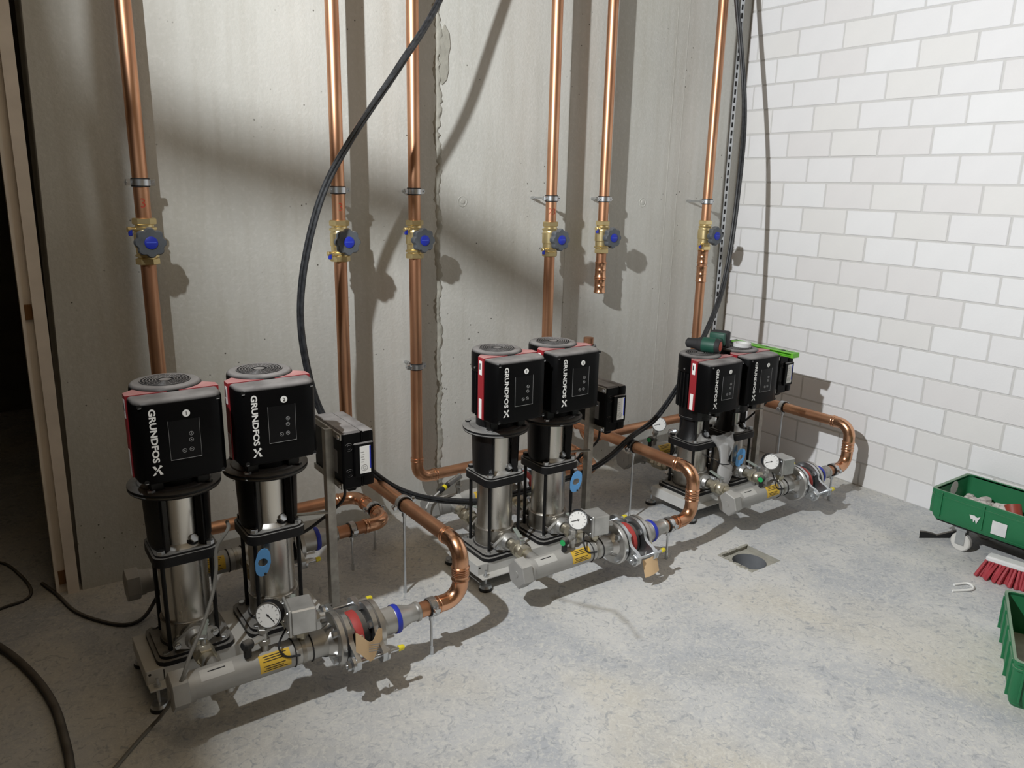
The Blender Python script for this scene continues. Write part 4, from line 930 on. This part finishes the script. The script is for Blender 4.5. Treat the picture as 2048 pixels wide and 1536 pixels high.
tag(MB().tube(cr([(-3.80, 0.02, 0.0115), (-3.664, -0.276, 0.0115), (-3.596, -0.475, 0.0115), (-3.555, -0.669, 0.0115), (-3.544, -0.847, 0.0115), (-3.545, -0.99, 0.0115), (-3.57, -1.25, 0.0115)], 8), 0.0115, 14).build('floor_hose', M_RUBBER), 'thick black rubber hose lying on the dark floor by the doorway', 'hose')
tag(MB().tube(cr([(-3.75, -0.06, 0.006), (-3.655, -0.001, 0.006), (-3.58, 0.021, 0.006), (-3.557, 0.088, 0.006), (-3.582, 0.235, 0.006), (-3.639, 0.388, 0.006), (-3.75, 0.42, 0.006)], 7), 0.0055, 8).build('loop_cable', M_RUBBER), 'thin black cable looping on the floor through the dark opening', 'cable')
tag(MB().tube(cr([(-3.52, 0.12, 0.006), (-3.482, -0.002, 0.006), (-3.444, -0.154, 0.006), (-3.382, -0.269, 0.006), (-3.317, -0.34, 0.007), (-3.26, -0.34, 0.014), (-3.21, -0.315, 0.06), (-3.18, -0.34, 0.13), (-3.14, -0.42, 0.16)], 7), 0.0065, 8).build('feed_cable', M_RUBBER), 'black cable from the door post up behind the pump by the doorway', 'cable')
tag(MB().tube(cr([(-3.075, -0.80, 0.50), (-3.085, -0.842, 0.495), (-3.121, -0.85, 0.45), (-3.132, -0.87, 0.394), (-3.154, -0.90, 0.337), (-3.201, -0.97, 0.292), (-3.251, -1.03, 0.252), (-3.278, -1.062, 0.218), (-3.305, -1.04, 0.150), (-3.325, -0.965, 0.060), (-3.346, -0.925, 0.010), (-3.401, -0.978, 0.006), (-3.451, -1.033, 0.006), (-3.54, -1.13, 0.006)], 8), 0.0052, 8).build('grey_lead', M_GCABLE), 'thin grey cable draped over the front header onto the floor', 'cable')

# ------------------------------------------------------------------ tools and paper on the set beside the block wall
zfan = S3[4]+0.012+0.050+0.236
D = empty('cordless_drill', 'dark green and black cordless drill lying on top of a pump motor', 'drill', (S3[0]+0.02, S3[1]+0.03, zfan))
dd = V((0.36, -0.93, 0)).normalized(); dn = V((-dd.y, dd.x, 0))
def dp(a, b, z): return dd*a+dn*b+V((0, 0, z))
MB().lathe([(0.030, 0), (0.033, 0.01), (0.033, 0.085), (0.028, 0.10)], dp(0.0, 0, 0.034), dd, 20).build('motor_body', M_INK, D)
MB().lathe([(0.0335, 0.02), (0.0345, 0.03), (0.0345, 0.07), (0.0335, 0.08)], dp(0.0, 0, 0.034), dd, 20, cap=False).build('green_shell', M_TOOLG, D)
MB().lathe([(0.012, -0.060), (0.022, -0.052), (0.024, -0.02), (0.028, 0.002)], dp(0, 0, 0.034), dd, 18).build('chuck', M_INK, D)
MB().lathe([(0.022, 0.1005), (0.012, 0.1025)], dp(0, 0, 0.034), dd, 18).build('rear_cap', mat('orange_red_plastic', (0.55, 0.07, 0.03), 0.5), D)
hr = Matrix((dd, dn, V((0, 0, 1)))).transposed()
MB().box(dp(0.055, 0.075, 0.036), (0.040, 0.110, 0.034), 0.010, hr, 2).build('grip', M_TOOLG, D)
MB().box(dp(0.045, 0.150, 0.042), (0.085, 0.050, 0.072), 0.008, hr, 2).build('battery', M_INK, D)
MB().box(dp(0.045, 0.118, 0.044), (0.075, 0.026, 0.060), 0.008, hr, 2).build('battery_collar', M_TOOLG, D)
MB().box(dp(0.001, 0.122, 0.030), (0.002, 0.012, 0.010)).build('battery_clip', M_WHITE, D)
tp = empty('tape_roll', 'small white ring lying on the fan cover of the pump by the block wall', 'tape', (S3[0]+0.258+0.020, S3[1]-0.005, zfan+0.003))
MB().lathe([(0.030, 0), (0.042, 0), (0.042, 0.016), (0.030, 0.016), (0.030, 0)], n=32, cap=False).build('tape_ring', M_PAPER, tp)
MB().lathe([(0.028, 0), (0.030, 0), (0.030, 0.015), (0.028, 0.015), (0.028, 0)], n=32, cap=False).build('core', M_WHITE, tp)
lv = empty('spirit_level', 'bright lime green spirit level lying on the control enclosure', 'spirit level', (S3[0]+0.495, S3[1]-0.145, 0.498+S3[2]+0.190))
LW, LH, LL = 0.050, 0.022, 0.36
lvm = MB().box((0, LL/2, LH-0.002), (LW, LL, 0.004), 0.001).box((0, LL/2, 0.002), (LW, LL, 0.004), 0.001).box((0, LL/2, LH/2), (0.006, LL, LH)); lvm.build('beam', M_LIME, lv)
MB().box((0, 0.0, LH/2), (LW+0.002, 0.012, LH+0.002), 0.002).build('end_cap', M_LIME, lv); MB().box((0, LL, LH/2), (LW+0.002, 0.012, LH+0.002), 0.002).build('end_cap', M_INK, lv)
for yy in (0.07, 0.16, 0.27):
    MB().lathe([(0.011, 0), (0.011, 0.0006)], (0.006, yy, LH), (0, 0, 1), 18).build('oval_hole', M_INK, lv)
pl = MB().box((0, 0, 0), (0.05, 0.008, 0.004), 0.001, Matrix.Rotation(0.4, 3, 'Z')).build('metal_clip', M_ZINC)
pl.location = (S3[0]+0.115, S3[1]-0.085, zfan-0.022); tag(pl, 'small shiny metal clip resting between the two pump motors by the block wall', 'clip')
# plastic bag of papers hung between the pumps
bg_ = empty('document_bag', 'clear plastic bag of white papers tied between two pumps', 'plastic bag', (S3[0]+0.10, S3[1]-0.105, 0))
def bagmesh(prof, n=20, wob=0.006, flat=0.35):
    vs = []; fs = []
    for j, (wd, z, ox_) in enumerate(prof):
        for k in range(n):
            t = 2*PI*k/n; rr = wd*(1+0.12*math.sin(3*t+j*1.7)+0.06*math.sin(5*t-j)); vs.append((ox_+rr*math.cos(t), rr*flat*math.sin(t)-0.0, z+wob*math.sin(2*t+j)))
    for j in range(len(prof)-1):
        for k in range(n): k2 = (k+1) % n; fs.append((j*n+k, j*n+k2, (j+1)*n+k2, (j+1)*n+k))
    fs.append(tuple(range(n)))
    return MB().add(vs, fs)
bagmesh([(0.040, 0.135, 0.012), (0.050, 0.165, 0.014), (0.046, 0.205, 0.010), (0.026, 0.235, 0.004), (0.030, 0.262, 0.004), (0.044, 0.30, 0.006), (0.056, 0.335, 0.0), (0.064, 0.355, -0.012), (0.070, 0.372, -0.03)]).build('film', M_FILM, bg_, ang=70)
bagmesh([(0.030, 0.140, 0.012), (0.042, 0.165, 0.014), (0.038, 0.205, 0.010), (0.020, 0.235, 0.004), (0.022, 0.262, 0.002), (0.026, 0.30, -0.004), (0.030, 0.325, -0.010)], flat=0.25).build('papers', M_PAPER, bg_, ang=50)
MB().torus((0.004, 0, 0.236), (0, 0, 1), 0.028, 0.0025, 24, 6).tube(cr([(-0.02, 0.0, 0.237), (-0.06, 0.02, 0.262), (-0.10, 0.03, 0.285)], 5), 0.0025, 6).build('tie', M_INK, bg_)

# ------------------------------------------------------------------ crates, broom and litter on the right
def crate(name, label, c, sz, h, rz, wheels, group, dolly):
    E = empty(name, label, 'crate', c, group); E.rotation_euler = (0, 0, rz)
    L_, W_ = sz; t = 0.006; zb = 0.0
    def rect(a, b, r=0.018, n=3):
        out = []
        for qx, qy, a0 in ((1, 1, 0), (-1, 1, PI/2), (-1, -1, PI), (1, -1, 1.5*PI)):
            for k in range(n+1): th = a0+PI/2*k/n; out.append((qx*(a-r)+r*math.cos(th), qy*(b-r)+r*math.sin(th)))
        return out
    n = 16; body = MB()
    lev = [(0.93, zb+0.0), (0.95, zb+0.008), (0.985, zb+h*0.28), (0.985, h)]
    vs = []; fs = []
    for s_, z in lev: vs += [(x, y, z) for x, y in rect(L_/2*s_, W_/2*s_)]
    m_ = len(vs)//len(lev)
    for z, s_ in ((h, 0.955), (0.010, 0.955)): vs += [(x, y, z) for x, y in rect(L_/2*s_, W_/2*s_)]
    R_ = len(lev)+2
    for a in range(R_-1):
        for k in range(m_): j = (k+1) % m_; fs.append((a*m_+k, a*m_+j, (a+1)*m_+j, (a+1)*m_+k))
    fs.append(tuple(range(m_))); fs.append(tuple((R_-1)*m_+k for k in range(m_)))
    body.add(vs, fs).build('crate_body', M_GREEN, E)
    rim = MB().ring(rect(L_/2, W_/2), rect(L_/2*0.955, W_/2*0.955), (0, 0, h-0.006), (1, 0, 0), (0, 1, 0), (0, 0, 0.010)).build('rim', M_GREEN, E)
    MB().ring(rect(L_/2*0.998, W_/2*0.998), rect(L_/2*0.97, W_/2*0.97), (0, 0, h-0.026), (1, 0, 0), (0, 1, 0), (0, 0, 0.006)).build('rim_lip', M_GREEN, E)
    for k in range(5):
        x = -L_/2*0.86+L_*0.86*k/4
        for s_ in (-1, 1): MB().box((x, s_*W_/2*0.992, h*0.56), (0.006, 0.010, h*0.80), 0.001).build('rib', M_GREEN, E)
    for k in range(4):
        y = -W_/2*0.84+W_*0.84*k/3
        for s_ in (-1, 1): MB().box((s_*L_/2*0.992, y, h*0.56), (0.010, 0.006, h*0.80), 0.001).build('rib', M_GREEN, E)
    return E
# crate 1 stands on a small dolly against the block wall
dol = empty('crate_dolly', 'low dolly with white castor wheels under the green crate by the block wall', 'dolly', (-0.205, -1.77, 0))
MB().box((0, 0, 0.112), (0.26, 0.54, 0.014), 0.004).build('deck', M_RUBBER, dol)
for sx, sy in ((-1, 1), (1, 1), (-1, -1), (1, -1)):
    wx, wy = sx*0.105, sy*0.165
    cs = MB().box((wx, wy, 0.100), (0.05, 0.05, 0.012), 0.002).box((wx-0.016, wy, 0.066), (0.004, 0.035, 0.070)).box((wx+0.016, wy, 0.066), (0.004, 0.035, 0.070)).build('castor_fork', M_ZINC, dol)
    MB().lathe([(0.036, -0.012), (0.040, -0.008), (0.040, 0.008), (0.036, 0.012)], (wx, wy, 0.040), (1, 0, 0), 24).build('wheel', mat('white_nylon', (0.66, 0.65, 0.62), 0.5), cs)
c1 = crate('green_crate', 'green plastic crate of offcuts on a dolly against the block wall', (-0.205, -1.775, 0.119), (0.315, 0.60), 0.128, 0.0, True, 'green plastic crates', True)
MB().box((-0.1585, 0.02, 0.050), (0.001, 0.055, 0.055)).build('paper_label', M_PAPER, c1)
mb = MB(); mb.prism([(-0.02, 0.012), (-0.012, -0.006), (-0.006, 0.0), (-0.002, -0.016), (0.004, -0.004), (0.010, -0.02), (0.022, 0.016), (0.010, 0.008), (0.0, 0.014)], (-0.1586, 0.115, 0.058), (0, -1, 0), (0, 0, 1), (-0.0006, 0, 0)); mb.build('label_remnant', M_PAPER, c1)
MB().lathe([(0.0, 0), (0.032, 0.0), (0.032, 0.0005)], (0.02, 0.2865, 0.095), (0, -1, 0), 16).build('handle_hole', M_MORTAR, c1)
# offcuts in the crate
for k, (x, y, s_, m_, lab, cat) in enumerate(((-0.075, 0.14, 0.040, M_RUBBLE, 'grey rounded offcut in the crate nearest the handle hole', 'offcut'), (-0.02, 0.06, 0.034, M_RUBBLE, 'pale lumpy offcut beside the red pipe end in the crate', 'offcut'), (-0.09, -0.06, 0.042, M_RUBBLE, 'pale pink offcut in front of the red pipe end in the crate', 'offcut'), (-0.05, -0.19, 0.045, M_PAPER, 'white crumpled wrapper in the green crate', 'wrapper'))):
    n = 10; vs = []; fs = []
    for a in range(7):
        th = PI*a/6
        for b in range(n):
            ph = 2*PI*b/n; r = s_*(1+random.uniform(-0.16, 0.16)); vs.append((r*math.sin(th)*math.cos(ph)*1.2, r*math.sin(th)*math.sin(ph), r*math.cos(th)*0.75))
    for a in range(6):
        for b in range(n): b2 = (b+1) % n; fs.append((a*n+b, a*n+b2, (a+1)*n+b2, (a+1)*n+b))
    ob = MB().add(vs, fs).build('offcut' if cat == 'offcut' else 'wrapper', m_, ang=70); ob.location = (-0.205+x, -1.775+y, 0.172+s_*0.75); tag(ob, lab, cat)
rp_ = MB().lathe([(0.024, 0), (0.030, 0), (0.030, 0.05), (0.024, 0.05), (0.024, 0)], (0, 0, 0), (0.3, 0.4, 0.86), 24, cap=False).build('pipe_end', mat('brick_red_plastic', (0.30, 0.05, 0.03), 0.5)); rp_.location = (-0.235, -1.755, 0.190); tag(rp_, 'short red pipe end among the offcuts in the crate', 'pipe end')
bd = empty('rubble_fill', 'pale rubble filling the bottom of the green crate', 'rubble', (-0.205, -1.775, 0.130)); bd['kind'] = 'stuff'
mb = MB()
for k in range(260):
    s_ = random.uniform(0.014, 0.034); mb.box((random.uniform(-0.122, 0.122), random.uniform(-0.258, 0.258), random.uniform(0.006, 0.040)), (s_*1.5, s_, s_), s_*0.2, Matrix.Rotation(random.uniform(0, 3), 3, 'Z') @ Matrix.Rotation(random.uniform(-0.5, 0.5), 3, 'X'))
q = mb.build('chips', M_RUBBLE, bd); q['kind'] = 'stuff'
c2 = crate('green_crate', 'open green plastic crate standing on the bare floor away from the wall', (-0.965, -2.245, 0.0), (0.48, 0.36), 0.150, math.radians(26), False, 'green plastic crates', False)
MB().box((0, 0, 0.013), (0.43, 0.31, 0.006)).build('dirt_layer', M_GUNK, c2)
br = empty('broom_head', 'broom head with red bristles lying below the green crate', 'broom', (-0.43, -1.905, 0))
MB().box((0.0, 0, 0.080), (0.055, 0.28, 0.022), 0.006, Matrix.Rotation(0.15, 3, 'Z')).build('broom_block', M_PAPER, br)
bs = MB()
for a in range(22):
    for b in range(5):
        y = -0.13+0.26*a/21; x = -0.022+0.044*b/4; tx = x*1.9+random.uniform(-0.012, 0.012); ty = y*1.15+random.uniform(-0.01, 0.01)
        bs.tube([(x-y*0.15, y, 0.074), ((x+tx)/2-y*0.15, (y+ty)/2, 0.04), (tx-y*0.15, ty, 0.002)], 0.005, 6, radii=[0.0055, 0.007, 0.008])
bq = bs.build('bristles', M_BRIST, br); bq['kind'] = 'stuff'
cl = MB().tube(cr([(-0.647, -1.745, 0.005), (-0.615, -1.757, 0.006), (-0.594, -1.77, 0.007), (-0.600, -1.790, 0.007), (-0.63, -1.801, 0.006), (-0.70, -1.765, 0.005)], 5), 0.0045, 8).build('white_clip', M_WHITE); tag(cl, 'white bent plastic clip lying on the floor', 'clip')
rg = []; vs = []; fs = []
for k in range(9):
    t = k/8; x = -0.345+0.17*t; y = -1.45-0.11*t; hgt = 0.016+0.018*abs(math.cos(t*4))
    vs += [(x, y, 0.001), (x-0.006, y-0.004, hgt), (x+0.002, y+0.002, hgt+0.002)]
for k in range(8): o_ = 3*k; fs += [(o_, o_+1, o_+4, o_+3), (o_+1, o_+2, o_+5, o_+4), (o_, o_+3, o_+5, o_+2)]
tag(MB().add(vs, fs).build('rubber_strip', M_RUBBER), 'curled black rubber strip on the floor beside the castor wheel', 'strip')
